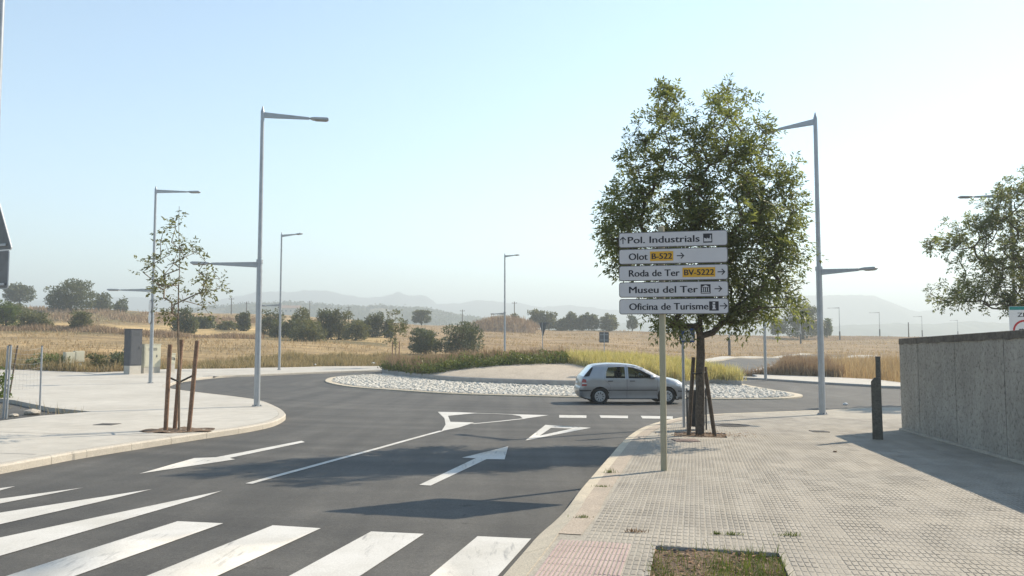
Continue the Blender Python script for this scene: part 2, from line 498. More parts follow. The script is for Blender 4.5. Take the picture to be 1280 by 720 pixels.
class MB:
    def __init__(s):
        s.v, s.f = [], []
    def add(s, vs, fs):
        b = len(s.v)
        s.v += [tuple(x) for x in vs]
        s.f += [tuple(i + b for i in f) for f in fs]
        return s
    def box(s, lo, hi, mtx=None):
        x0, y0, z0 = lo; x1, y1, z1 = hi
        vs = [Vector(p) for p in ((x0, y0, z0), (x1, y0, z0), (x1, y1, z0), (x0, y1, z0), (x0, y0, z1), (x1, y0, z1), (x1, y1, z1), (x0, y1, z1))]
        if mtx: vs = [mtx @ p for p in vs]
        return s.add(vs, [(0, 3, 2, 1), (4, 5, 6, 7), (0, 1, 5, 4), (1, 2, 6, 5), (2, 3, 7, 6), (3, 0, 4, 7)])
    def tube(s, pts, radii, n=8, cap=True, squash=1.0):
        pts = [Vector(p) for p in pts]
        if not hasattr(radii, '__len__'): radii = [radii] * len(pts)
        b = len(s.v)
        prev = None
        for i, p in enumerate(pts):
            d = (pts[min(i + 1, len(pts) - 1)] - pts[max(i - 1, 0)]).normalized()
            if prev is None:
                a = Vector((1, 0, 0)) if abs(d.x) < 0.8 else Vector((0, 1, 0))
                a = (a - d * a.dot(d)).normalized()
            else:
                a = (prev - d * prev.dot(d)).normalized()
            prev = a
            c = d.cross(a)
            for k in range(n):
                t = 2 * math.pi * k / n
                s.v.append(tuple(p + (a * math.cos(t) + c * math.sin(t) * squash) * radii[i]))
        for i in range(len(pts) - 1):
            for k in range(n):
                k2 = (k + 1) % n
                s.f.append((b + i * n + k, b + i * n + k2, b + (i + 1) * n + k2, b + (i + 1) * n + k))
        if cap:
            s.f.append(tuple(b + k for k in reversed(range(n))))
            e = b + (len(pts) - 1) * n
            s.f.append(tuple(e + k for k in range(n)))
        return s
    def prism(s, poly, h0, h1, axis='z', mtx=None):
        """polygon of 2-d points extruded between h0 and h1"""
        def pt(p, h):
            q = {'z': (p[0], p[1], h), 'y': (p[0], h, p[1]), 'x': (h, p[0], p[1])}[axis]
            return mtx @ Vector(q) if mtx else Vector(q)
        n = len(poly)
        vs = [pt(p, h0) for p in poly] + [pt(p, h1) for p in poly]
        fs = [tuple(reversed(range(n))), tuple(range(n, 2 * n))]
        fs += [(i, (i + 1) % n, n + (i + 1) % n, n + i) for i in range(n)]
        return s.add(vs, fs)
    def lathe(s, prof, n=16, cap=True):
        b = len(s.v)
        for r, z in prof:
            for k in range(n):
                t = 2 * math.pi * k / n
                s.v.append((r * math.cos(t), r * math.sin(t), z))
        for i in range(len(prof) - 1):
            for k in range(n):
                k2 = (k + 1) % n
                s.f.append((b + i * n + k, b + i * n + k2, b + (i + 1) * n + k2, b + (i + 1) * n + k))
        if cap:
            s.f.append(tuple(b + k for k in reversed(range(n))))
            e = b + (len(prof) - 1) * n
            s.f.append(tuple(e + k for k in range(n)))
        return s
    def mesh(s, name='m', fix=True):
        me = bpy.data.meshes.new(name)
        me.from_pydata(s.v, [], s.f)
        if fix:
            bm = bmesh.new()
            bm.from_mesh(me)
            bmesh.ops.recalc_face_normals(bm, faces=bm.faces)
            bm.to_mesh(me)
            bm.free()
        me.update()
        return me
    def build(s, name, m, parent=None, smooth=False, bevel=0.0, auto=True):
        me = s.mesh(name)
        o = link(name, me, m, parent)
        if bevel:
            bm = bmesh.new()
            bm.from_mesh(me)
            bmesh.ops.bevel(bm, geom=[e for e in bm.edges if e.calc_face_angle(0) > 0.5], offset=bevel, segments=1, affect='EDGES', profile=0.5)
            bm.to_mesh(me)
            bm.free()
        if smooth:
            me.polygons.foreach_set('use_smooth', [True] * len(me.polygons))
            if auto:
                me.set_sharp_from_angle(angle=R(40))
        return o

def inside(poly, pts):
    """even-odd test, poly list of (x,y), pts (n,2)"""
    pts = np.asarray(pts, float)
    x, y = pts[:, 0], pts[:, 1]
    r = np.zeros(len(pts), bool)
    n = len(poly)
    for i in range(n):
        x0, y0 = poly[i]; x1, y1 = poly[(i + 1) % n]
        if y0 == y1: continue
        c = (y0 > y) != (y1 > y)
        r ^= c & (x < (x1 - x0) * (y - y0) / (y1 - y0) + x0)
    return r

def resample(pts, step, closed=False):
    pts = [Vector((p[0], p[1])) for p in pts]
    if closed: pts = pts + [pts[0]]
    out = []
    for a, b in zip(pts[:-1], pts[1:]):
        n = max(1, int(round((b - a).length / step)))
        for k in range(n):
            out.append(tuple(a.lerp(b, k / n)))
    if not closed: out.append(tuple(pts[-1]))
    return out

def spline(pts, per=6, closed=False):
    """Catmull-Rom through 2-d points"""
    pts = [np.array(p[:2], float) for p in pts]
    n = len(pts)
    out = []
    segs = n if closed else n - 1
    for i in range(segs):
        if closed:
            p0, p1, p2, p3 = pts[(i - 1) % n], pts[i], pts[(i + 1) % n], pts[(i + 2) % n]
        else:
            p1, p2 = pts[i], pts[i + 1]
            p0 = pts[i - 1] if i > 0 else p1 * 2 - p2
            p3 = pts[i + 2] if i + 2 < n else p2 * 2 - p1
        for k in range(per):
            t = k / per
            q = 0.5 * (2 * p1 + (p2 - p0) * t + (2 * p0 - 5 * p1 + 4 * p2 - p3) * t * t + (3 * p1 - p0 - 3 * p2 + p3) * t ** 3)
            out.append((q[0], q[1]))
    if not closed: out.append(tuple(pts[-1]))
    return out

def even(pts, step):
    """resample a polyline at even arc length"""
    p = np.array(pts, float)
    d = np.hypot(*np.diff(p, axis=0).T)
    s = np.concatenate([[0], np.cumsum(d)])
    n = max(1, int(round(s[-1] / step)))
    t = np.linspace(0, s[-1], n + 1)
    return [(float(np.interp(q, s, p[:, 0])), float(np.interp(q, s, p[:, 1]))) for q in t]

def offset(pts, d, closed=False):
    """shift a polyline by d to its left"""
    n = len(pts)
    out = []
    for i in range(n):
        a = pts[(i - 1) % n] if (closed or i > 0) else pts[i]
        b = pts[(i + 1) % n] if (closed or i < n - 1) else pts[i]
        t = Vector((b[0] - a[0], b[1] - a[1]))
        if t.length < 1e-9: t = Vector((1, 0))
        t.normalize()
        out.append((pts[i][0] - t.y * d, pts[i][1] + t.x * d))
    return out

def sheet(outline, zf, step=1.0, holes=(), name='m'):
    """flat polygon with holes, laid on the height function zf(x, y)"""
    vs, es = [], []
    for loop in [outline] + list(holes):
        lp = resample(loop, step, True)
        b = len(vs)
        vs += lp
        es += [(b + i, b + (i + 1) % len(lp)) for i in range(len(lp))]
    o = np.array(outline)
    x0, y0 = o.min(0); x1, y1 = o.max(0)
    gx, gy = np.meshgrid(np.arange(x0 + step / 2, x1, step), np.arange(y0 + step / 2, y1, step))
    g = np.stack([gx.ravel(), gy.ravel()], 1)
    if len(g):
        k = inside(outline, g)
        for h in holes: k &= ~inside(h, g)
        vs += [tuple(q) for q in g[k]]
    r = delaunay_2d_cdt([Vector(q) for q in vs], es, [], 0, 1e-5)
    pv = np.array([(q.x, q.y) for q in r[0]])
    tri = np.array([f for f in r[2] if len(f) == 3])
    c = pv[tri].mean(1)
    k = inside(outline, c)
    for h in holes: k &= ~inside(h, c)
    tri = tri[k]
    a = pv[tri]
    cr = (a[:, 1, 0] - a[:, 0, 0]) * (a[:, 2, 1] - a[:, 0, 1]) - (a[:, 1, 1] - a[:, 0, 1]) * (a[:, 2, 0] - a[:, 0, 0])
    tri[cr < 0] = tri[cr < 0][:, ::-1]
    z = zf(pv[:, 0], pv[:, 1])
    return np_mesh(name, np.column_stack([pv, z]), tri)

def kerb(path, parent, m, width=0.15, height=0.12, stone=1.0, zf=None, name='kerb_stone', heights=None, widths=None, gap=0.008):
    """kerb stones along path (road side); the pavement lies to the left of the path"""
    zf = zf or Tf
    fine = even(path, 0.25)
    inn = offset(fine, 1.0)
    per = max(1, int(round(stone / 0.25)))
    L = len(fine) - 1
    i = 0
    while i < L:
        j = min(i + per, L)
        if L - j < per * 0.5: j = L
        b = MB()
        rings = []
        for k in range(i, j + 1):
            a = Vector(fine[k]); n = Vector(inn[k]) - a
            t = Vector((n.y, -n.x))
            sh = gap / 2 if k == i else (-gap / 2 if k == j else 0)
            a = a + t * sh
            h = heights(a.x, a.y) if heights else height
            w = widths(a.x, a.y) if widths else width
            z = zf(a.x, a.y)
            q = [(0, -0.12), (0.0, h - 0.025), (0.02, h), (w, height if heights else h), (w, -0.12)]
            rings.append([(a.x + n.x * s, a.y + n.y * s, z + hh) for s, hh in q])
        m_ = len(rings[0])
        vs = [p for rg in rings for p in rg]
        fs = []
        for r_ in range(len(rings) - 1):
            for c in range(m_):
                c2 = (c + 1) % m_
                fs.append((r_ * m_ + c, r_ * m_ + c2, (r_ + 1) * m_ + c2, (r_ + 1) * m_ + c))
        fs += [tuple(range(m_)), tuple((len(rings) - 1) * m_ + c for c in reversed(range(m_)))]
        b.add(vs, fs)
        b.build(name, m, parent)
        i = j

rng = np.random.default_rng(7)
def unit(a):
    return a / np.maximum(np.linalg.norm(a, axis=-1, keepdims=True), 1e-9)

def blades(pts, h, w, lean=0.35, seed=1, curve=True):
    """grass blades: pts (n,3), h (n,), w scalar; two segments each"""
    r = np.random.default_rng(seed)
    n = len(pts)
    h = np.broadcast_to(h, (n,))
    w = np.broadcast_to(w, (n,))
    az = r.uniform(0, 2 * np.pi, n)
    side = np.stack([np.cos(az), np.sin(az), np.zeros(n)], 1)
    la = r.uniform(0, 2 * np.pi, n)
    ln = np.abs(r.normal(0, lean, n))
    ld = np.stack([np.cos(la) * ln, np.sin(la) * ln, np.ones(n)], 1)
    ld = unit(ld)
    mid = pts + ld * (h * 0.55)[:, None]
    ld2 = ld.copy(); ld2[:, :2] *= 1.9
    ld2 = unit(ld2)
    tip = mid + ld2 * (h * 0.45)[:, None]
    s = side * (w / 2)[:, None]
    V = np.stack([pts - s, pts + s, mid + s * 0.8, mid - s * 0.8, tip], 1).reshape(-1, 3)
    b = (np.arange(n) * 5)[:, None]
    F = np.concatenate([b + np.array([0, 1, 2]), b + np.array([0, 2, 3]), b + np.array([3, 2, 4])])
    return V, F

def leaf_quads(pos, d, nrm, L, W, fold=0.15):
    """rhombic leaves: base pos, direction d, normal nrm"""
    n = len(pos)
    d = unit(d)
    s = unit(np.cross(d, nrm))
    up = np.cross(s, d)
    L = np.broadcast_to(L, (n,))[:, None]
    W = np.broadcast_to(W, (n,))[:, None]
    a = pos
    c = pos + d * L
    m = pos + d * L * 0.45
    l = m + s * W / 2 + up * W * fold
    r = m - s * W / 2 + up * W * fold
    V = np.stack([a, r, c, l], 1).reshape(-1, 3)
    F = (np.arange(n) * 4)[:, None] + np.array([0, 1, 2, 3])
    return V, F

def rand_dir(r, n):
    return unit(r.normal(size=(n, 3)))

# ------------------------------------------------------------------ trees
def grow(seed, trunk, ends, r0=0.008, power=0.42, sides=5, wig=0.06, rmax=None):
    """branches joining every end point to the trunk polyline; returns MB"""
    r = np.random.default_rng(seed)
    nodes = [Vector(p) for p in trunk]
    par = [-1] + list(range(len(trunk) - 1))
    kids = [[] for _ in nodes]
    for i in range(1, len(trunk)): kids[i - 1].append(i)
    arr = np.array([tuple(p) for p in nodes])
    top = Vector(trunk[-1])
    base_i = max(0, int(len(trunk) * 0.45))
    order = np.argsort([(Vector(e) - Vector(trunk[base_i])).length for e in ends])
    for oi in order:
        e = np.array(ends[oi])
        dv = e - arr
        dist = np.linalg.norm(dv, axis=1)
        cost = dist + 0.55 * np.maximum(0, arr[:, 2] + 0.35 * np.hypot(dv[:, 0], dv[:, 1]) - e[2])
        cost[:base_i] += 5
        k = int(np.argmin(cost))
        a = nodes[k]
        E = Vector(e)
        L = (E - a).length
        seg = max(1, min(5, int(L / 0.25)))
        last = k
        for q in range(1, seg + 1):
            t = q / seg
            p = a.lerp(E, t)
            p.z += -0.10 * L * (t * (1 - t)) * 2
            if q < seg:
                p += Vector(r.normal(0, wig * L, 3))
            nodes.append(p)
            par.append(last)
            kids.append([])
            kids[last].append(len(nodes) - 1)
            last = len(nodes) - 1
        arr = np.array([tuple(p) for p in nodes])
    cnt = np.ones(len(nodes))
    for i in range(len(nodes) - 1, 0, -1):
        cnt[par[i]] += cnt[i] if True else 0
    rad = r0 * cnt ** power
    if rmax: rad = np.minimum(rad, rmax)
    mb = MB()
    done = set()
    stack = [(0, None)]
    while stack:
        i, p = stack.pop()
        chain = [i] if p is None else [p, i]
        cur = i
        while kids[cur]:
            ks = sorted(kids[cur], key=lambda q: -cnt[q])
            for q in ks[1:]: stack.append((q, cur))
            cur = ks[0]
            chain.append(cur)
        if len(chain) > 1:
            rr = [rad[c] for c in chain]
            if p is not None: rr[0] = min(rad[p], rad[chain[1]] * 1.15)
            mb.tube([nodes[c] for c in chain], rr, sides if rr[0] < 0.03 else 8, cap=False)
    return mb, np.array([tuple(p) for p in nodes]), cnt

def pinnate(ends, centre, seed, per=7, nl=7, L=0.22, leaf=0.085, wid=0.035, droop=0.35, spread=0.16):
    """ash-like compound leaves around every end point"""
    r = np.random.default_rng(seed)
    e = np.repeat(np.asarray(ends), per, axis=0)
    n = len(e)
    out = unit(e - np.asarray(centre))
    d = unit(out * 0.55 + rand_dir(r, n) * 0.9 + np.array([0, 0, 0.12]))
    p0 = e + rand_dir(r, n) * spread * r.uniform(0, 1, (n, 1)) ** 0.5
    nrm = unit(np.array([0, 0, 1.0]) + rand_dir(r, n) * 0.7)
    s = unit(np.cross(d, nrm))
    Lr = L * r.uniform(0.7, 1.25, (n, 1))
    VV, FF, off = [], [], 0
    prs = nl // 2
    for k in range(nl):
        if k == nl - 1:
            t, sd, ang = 1.0, 0.0, 0
        else:
            t, sd = 0.3 + 0.65 * (k // 2) / max(prs - 1, 1), (1 if k % 2 else -1)
        pos = p0 + d * Lr * t
        pos[:, 2] -= (droop * Lr[:, 0] * t * t)
        dd = unit(d * (0.55 if sd else 1.0) + s * sd * 0.85 + rand_dir(r, n) * 0.28 - np.array([0, 0, droop * 0.9 * t]))
        nn = unit(nrm + rand_dir(r, n) * 0.45)
        V, F = leaf_quads(pos, dd, nn, leaf * r.uniform(0.75, 1.2, n), wid * r.uniform(0.8, 1.2, n))
        VV.append(V); FF.append(F + off); off += len(V)
    return np.concatenate(VV), np.concatenate(FF)

def blob_points(r, lobes, n, shell=0.55):
    """points spread through a union of ellipsoids (c, radii), denser towards the surface"""
    w = np.array([l[1][0] * l[1][1] * l[1][2] for l in lobes]) ** 0.8
    k = r.choice(len(lobes), n, p=w / w.sum())
    c = np.array([l[0] for l in lobes])[k]
    rad = np.array([l[1] for l in lobes])[k]
    d = rand_dir(r, n)
    q = r.uniform(shell ** 3, 1, n) ** (1 / 3)
    return c + d * rad * q[:, None]
# ================================================================== SETTING
PAVE = 0.12
# ---- outlines traced on the ground, in plan
CORNER = G2([(0, 592.6), (92, 575), (196, 558), (260, 548), (306, 541), (339, 534), (354, 527), (356.5, 521.7), (346.7, 514), (325, 505), (293, 499.7), (247, 494), (213, 489), (208, 485.5), (212, 483.0), (230, 477.5), (273, 472.5), (317, 470.5), (380, 467.8), (440, 465.6), (520, 463.5), (600, 462.3), (690, 461.6), (770, 461.5)])
p0, p1 = Vector(CORNER[0]), Vector(CORNER[1])
LEFT_EDGE = [tuple(p0 + (p0 - p1).normalized() * 14)] + CORNER
LEFT_EDGE = spline(LEFT_EDGE, 5)
SOIL_BACK = G2([(-260, 461.5), (20, 462), (120, 465.5), (160, 464), (185, 462), (232, 461), (316, 459.7), (400, 458), (494, 457.6), (600, 456.5), (690, 456), (760, 455.5), (800, 454.5)], PAVE)
SOIL_PATCH = G2([(115, 514.5), (63, 509.5), (17, 500), (-160, 480), (-190, 545), (0, 526), (50, 519.7)], PAVE)
# the tiled pavement this side of the roundabout
RK = G2([(632, 720), (672, 674), (709, 642.5), (737, 609), (760, 581), (782, 555.5), (803, 541), (829, 532), (860, 526.3), (894, 523), (946, 520.8), (1030, 517.5), (1128, 514)])
q0, q1 = Vector(RK[0]), Vector(RK[1])
RIGHT_EDGE = [tuple(q0 + (q0 - q1).normalized() * 8)] + RK + [(16.5, 23.4), (25, 22.6), (60, 20.5)]
RIGHT_EDGE = spline(RIGHT_EDGE, 5)
# pavement across the road on the right, up to the exit road
FARR_EDGE = [(60, 32.0), (30, 34.2)] + G2([(1126, 486), (1091, 484), (1022, 480), (957, 475.6), (930, 474.2), (912, 473)])
FARR_EDGE = spline(FARR_EDGE + [(15.2, 50.0), (16.6, 56.0), (19.6, 64.0), (24.5, 74.0), (33, 88.0), (46, 106)], 5)
FARR_BACK = [(60, 35.2), (30, 37.2)] + G2([(1126, 478), (1091, 473.8), (1022, 470.4), (957, 468), (925, 467.2)], PAVE) + [(17.8, 53.5), (19.6, 58.5), (22, 63.8), (26.5, 72.6), (34.8, 86.5), (47.6, 104.6)]
# pavement on the far side of the exit road, joined to the back pavement
EXIT_L = [LEFT_EDGE[-1], (12.6, 61.5), (14.6, 66.5), (19.0, 76.5), (27.8, 91.5), (41.2, 110)]
EXIT_L = spline(EXIT_L, 5)
EXIT_BACK = SOIL_BACK[-2:] + [(13.4, 68.4), (17.6, 77.6), (26.4, 92.6), (40, 111.2)]

zroad = lambda x, y: T(x, y)
zpave = lambda x, y: T(x, y) + PAVE

# ---- the ground: one sheet out to the horizon, coloured plot by plot
def build_ground():
    rr = np.concatenate([[0.0], np.geomspace(2.0, 14000, 250)])
    th = np.concatenate([np.linspace(-42, 42, 337), np.linspace(42, 318, 93)[1:-1]])
    th = np.radians(th)
    nr, nt_ = len(rr), len(th)
    x = np.outer(rr, np.sin(th)); y = np.outer(rr, np.cos(th))
    z = T(x, y) - 0.07
    far = sstep(900, 4000, rr)[:, None]
    z = z * (1 - far) + (-11.0) * far
    V = np.stack([x, y, z], -1).reshape(-1, 3)
    i = np.arange(nr - 1)[:, None] * nt_
    j = np.arange(nt_)[None, :]
    j2 = (j + 1) % nt_
    F = np.stack([i + j, i + j2, i + nt_ + j2, i + nt_ + j], -1).reshape(-1, 4)[:, ::-1]
    me = np_mesh('ground', V, F)
    X, Y = V[:, 0], V[:, 1]
    bear = np.degrees(np.arctan2(X, np.maximum(Y, 0.1)))
    tan = np.array([0.335, 0.252, 0.148]); straw = np.array([0.46, 0.345, 0.185]); brown = np.array([0.235, 0.165, 0.105])
    stub = np.array([0.31, 0.232, 0.15]); olive = np.array([0.18, 0.15, 0.085]); pale = np.array([0.38, 0.29, 0.18]); soilc = np.array([0.23, 0.155, 0.095])
    wob = 4 * np.sin(X * 0.05) + 2.5 * np.sin(X * 0.13 + 1)
    C = np.tile(tan, (len(V), 1))
    def paint_plot(mask, c):
        C[mask] = c
    paint_plot((bear > -8) & (Y > 95), stub)
    paint_plot((bear > 9) & (Y > 70), stub * 0.9)
    paint_plot((bear > 9) & (Y > 185 + wob), brown * 0.85)
    paint_plot((bear < -9) & (Y > 98 + wob * .4) & (Y < 108 + wob * .6), olive)
    paint_plot((bear < -9) & (Y >= 108 + wob * .6) & (Y < 138 + wob * .5), straw)
    paint_plot((bear < -9) & (Y >= 138 + wob * .5) & (Y < 240), tan * 0.9)
    paint_plot((bear < -25) & (Y >= 145) & (Y < 240), olive * 1.1)
    paint_plot((bear < -9) & (Y >= 175 + wob) & (Y < 205) & (bear > -24), pale)
    paint_plot((Y < 58) & (Y > 40) & (X < -12), soilc)
    paint_plot((Y > 330), np.array([0.20, 0.19, 0.12]))
    a = me.color_attributes.new('plot', 'FLOAT_COLOR', 'POINT')
    a.data.foreach_set('color', np.column_stack([C, np.ones(len(C))]).astype(np.float32).ravel())
    m, nt, b, out = new_mat('fields')
    at = N(nt, 'ShaderNodeVertexColor', layer_name='plot')
    v = coords(nt)
    n1 = noise(nt, v, 0.12, 6, 0.65)
    c = mixc(nt, 1.0, at.outputs['Color'], ramp(nt, n1, [(0.3, (0.72, 0.74, 0.74)), (0.7, (1.22, 1.18, 1.12))]), 'MULTIPLY')
    mp = N(nt, 'ShaderNodeMapping')
    mp.inputs['Scale'].default_value = (0.12, 1.0, 0.3)
    mp.inputs['Rotation'].default_value = (0, 0, R(7))
    nt.links.new(v, mp.inputs[0])
    n2 = noise(nt, mp.outputs[0], 0.8, 4, 0.6)
    c = mixc(nt, 1.0, c, ramp(nt, n2, [(0.35, (0.70, 0.69, 0.67)), (0.65, (1.25, 1.22, 1.17))]), 'MULTIPLY')
    n3 = noise(nt, v, 2.6, 4, 0.7)
    c = mixc(nt, 1.0, c, ramp(nt, n3, [(0.3, (0.7, 0.7, 0.7)), (0.7, (1.28, 1.26, 1.22))]), 'MULTIPLY')
    nt.links.new(c, b.inputs['Base Color'])
    b.inputs['Roughness'].default_value = 0.95
    b.inputs['Specular IOR Level'].default_value = 0.1
    bump(nt, b, n3, 0.8, 0.25)
    o = link('ground', me, m, smooth=True)
    tag(o, 'dry tan stubble fields spreading away behind the roundabout', kind='structure')
build_ground()

# ---- the road
ROAD_OUT = [(-13, -9), (-13.6, 4), (-16, 12), (-18, 22), (-20.5, 34), (-19.0, 47), (-12.0, 56.0), (-4, 60.8), (6, 62.4), (11.8, 63.2), (13.6, 67.6), (18.2, 77), (27, 92), (40.6, 110.6), (46.8, 105.4), (33.9, 87.2), (25.4, 73.3), (20.8, 64), (18.4, 58), (16.6, 53), (17.6, 45.4), (30, 36), (60, 33.6), (60, 19), (25, 21.4), (14, 22), (8, 21), (5.0, 18), (2.2, 9.5), (-0.2, -2), (-1.6, -9)]
road = link('road', sheet(ROAD_OUT, zroad, 1.2, name='road'), 'asphalt')
tag(road, 'dark grey asphalt approach road and ring of the roundabout', kind='structure')

PAINT_UP = 0.006
def marking(name, poly_px=None, poly=None, holes=(), up=PAINT_UP):
    poly = poly or G2(poly_px)
    o = link(name, sheet(poly, lambda x, y: T(x, y) + up, 0.8, holes=holes, name=name), 'paint', road)
    return o
def line(name, path, w, up=PAINT_UP):
    path = even(path, 0.5)
    a, b = offset(path, w / 2), offset(path, -w / 2)
    V = [(x, y, Tf(x, y) + up) for x, y in a] + [(x, y, Tf(x, y) + up) for x, y in b]
    n = len(a)
    return MB().add(V, [(i, n + i, n + i + 1, i + 1) for i in range(n - 1)]).build(name, 'paint', road)

DV = Vector((math.sin(HEAD), math.cos(HEAD)))
for a, b in (((597, 671), (664, 674)), ((464, 665), (530, 668)), ((341, 657.3), (401, 661)), ((222, 652.2), (279, 654.8))):
    A, B = [Vector(q) for q in G2([a, b])]
    marking('crossing_stripe', poly=[tuple(A), tuple(A - DV * 4.2), tuple(B - DV * 4.2), tuple(B)])
for tip, up_, lo_ in (((278, 613.8), (0, 672.7), (0, 695.6)), ((189.5, 612), (0, 641.5), (0, 656)), ((104, 610), (0, 624), (0, 630)), ((19, 608.3), (0, 610.8), (0, 613.6))):
    mid = {278: (252, 622.5), 189.5: (122, 628.4), 104: (60, 618.6), 19: (6, 611.9)}[tip[0]]
    t, a, l, mm = [Vector(q) for q in G2([tip, up_, lo_, mid])]
    a2 = a + (a - t).normalized() * 1.6
    l2 = l + (l - mm).normalized() * 1.6
    marking('crossing_stripe', poly=[tuple(t), tuple(a), tuple(a2), tuple(l2), tuple(l), tuple(mm)])
marking('lane_arrow', [(524, 606.6), (538.3, 607.5), (608, 574.4), (630.7, 574.6), (635.4, 558.2), (577.4, 572.5), (594.3, 573.3)])
marking('lane_arrow', [(174, 592.6), (243, 573), (270, 572), (377, 551.3), (381, 553), (287, 572.8), (294, 574.6)])
marking('give_way_triangle', poly=G2([(656.7, 551), (681.8, 531.4), (738.7, 535)]), holes=[G2([(675, 544.8), (688.7, 535.2), (715, 536)])])
for d in ([(699, 519), (733, 519.5), (733, 522.7), (699, 522.2)], [(749.4, 519.4), (785, 519.9), (785, 523), (751, 522.5)], [(800.8, 520), (841, 520.8), (841, 524), (803, 523.2)]):
    marking('give_way_dash', d)
marking('hatched_island_marking', [(547.3, 515), (575, 515.5), (597, 516.5), (560, 520), (563, 527.5), (593, 528.3), (574, 534.6), (552, 539), (557, 531), (555.5, 523)])
marking('hatched_island_marking', [(636, 517.9), (686, 519.2), (654, 523.8), (650, 520.3)])
line('island_edge_line', G2([(594, 516.8), (615, 517.2), (640, 518.4)]), 0.1, 0.008)
line('island_edge_line', G2([(590, 530.2), (620, 527.4), (655, 523.6)]), 0.12, 0.008)
line('lane_line', spline(G2([(552, 538.8), (540, 542), (508, 550.8), (465.6, 562.7), (420, 575), (380, 586), (345, 595.5), (311, 605)]), 5), 0.10)

# ---- concrete pavement on the left and round the back
back_path = list(LEFT_EDGE)
inner = offset(back_path, 0.17)
pave_poly = inner + list(reversed(SOIL_BACK)) + [(-45, 30), (-45, -10)]
patch_hole = SOIL_PATCH
lp = link('concrete_pavement', sheet(pave_poly, zpave, 1.2, holes=[patch_hole], name='concrete_pavement'), 'slab')
tag(lp, 'pale concrete pavement curving round the outside of the roundabout', kind='structure')
kerb(back_path, lp, 'kerb_pale', width=0.165, height=PAVE, stone=1.0)
# edges of the sunken soil patch and of the slab towards the fields
def skirt(name, loop, depth, m, parent, closed=True, top=PAVE - 0.002):
    lp_ = resample(loop, 0.6, closed)
    n = len(lp_)
    V = [(x, y, Tf(x, y) + top) for x, y in lp_] + [(x, y, Tf(x, y) + top - depth) for x, y in lp_]
    F = [(i, (i + 1) % n, n + (i + 1) % n, n + i) for i in range(n if closed else n - 1)]
    return link(name, MB().add(V, F).mesh(name, False), m, parent)
skirt('patch_edge', SOIL_PATCH, 0.3, 'slab', lp)
skirt('slab_edge', SOIL_BACK, 0.3, 'slab', lp, closed=False)
# shallow joints cut across the slab
for pp in (G2([(0, 527.5), (60, 521.5), (200, 512), (322, 509)], PAVE), G2([(0, 566.5), (45, 568)], PAVE), G2([(0, 540), (120, 543.5), (215, 545)], PAVE), G2([(60, 474), (205, 479)], PAVE)):
    pth = even(pp, 0.5)
    a, b_ = offset(pth, 0.012), offset(pth, -0.012)
    n = len(a)
    V = [(x, y, Tf(x, y) + PAVE + 0.004) for x, y in a + b_]
    MB().add(V, [(i, n + i, n + i + 1, i + 1) for i in range(n - 1)]).build('slab_joint', 'kerb_grey', lp)

# exit road: pavement strips on either side
ex_poly = offset(EXIT_L, 0.17) + list(reversed(EXIT_BACK))
ep = link('concrete_pavement', sheet(ex_poly, zpave, 1.5, name='exit_pavement'), 'slab')
tag(ep, 'thin pale pavement strip beyond the exit road', kind='structure')
kerb(EXIT_L, ep, 'kerb', width=0.165, stone=3.0)
fr_poly = offset(FARR_EDGE, -0.17) + list(reversed(FARR_BACK))
fp = link('concrete_pavement', sheet(fr_poly, zpave, 1.2, name='far_pavement'), 'slab')
tag(fp, 'pale pavement strip in front of the tall dry grass', kind='structure')
kerb(list(reversed(FARR_EDGE)), fp, 'kerb_grey', width=0.165, stone=2.0)
skirt('slab_edge', FARR_BACK, 0.3, 'slab', fp, closed=False)

# ---- tiled pavement on the right
dropped = lambda x, y: float(PAVE - 0.075 * (1 - sstep(7.6, 9.4, y)))
dropw = lambda x, y: float(0.15 + 0.09 * (1 - sstep(7.4, 9.0, y)))
WALL_FOOT = G2([(1127, 537), (1280, 580)], PAVE)
wA, wB = [Vector(q) for q in WALL_FOOT]
wdir = (wB - wA).normalized()
wN = wA
wE = wA + wdir * 26.0
wnorm = Vector((-wdir.y, wdir.x))            # away from the pavement, behind the wall
if wnorm.x < 0: wnorm = -wnorm
RK_IN = [tuple(Vector(a) + (Vector(b) - Vector(a)) * dropw(*a)) for a, b in zip(RIGHT_EDGE, offset(RIGHT_EDGE, -1.0))]
tile_poly = RK_IN + [(60, -10)]
ORG = Vector(G2([(790, 679.5)], PAVE)[0])     # a tile corner by the tactile paving
NV = Vector((math.cos(HEAD), -math.sin(HEAD)))
def uv2xy(a, b):
    p = ORG + NV * a + DV * b
    return (p.x, p.y)
PIT = [uv2xy(0.17, -2.2), uv2xy(1.15, -2.2), uv2xy(1.15, 0.0), uv2xy(0.17, 0.0)]
TREE_XY = tuple(G(875, 543, PAVE))[:2]
def sq(c, s):
    c = Vector(c)
    return [tuple(c + NV * a * s + DV * b * s) for a, b in ((-1, -1), (1, -1), (1, 1), (-1, 1))]
TREE_PIT = sq(TREE_XY, 0.5)
def zpt(x, y):
    return T(x, y) + PAVE
zp1 = lambda x, y: float(zpt(x, y))
# bed of pale mortar that shows in the joints
tp = link('tiled_pavement', sheet(tile_poly, lambda x, y: zpt(x, y) - 0.0052, 1.0, holes=[PIT, TREE_PIT], name='tiled_pavement'), 'mortar')
tag(tp, 'grey tiled pavement with small square relief beside the crossing', kind='structure')
kerb(list(reversed(RIGHT_EDGE)), tp, 'kerb', width=0.15, stone=1.0, zf=lambda x, y: Tf(x, y), heights=dropped, widths=dropw)

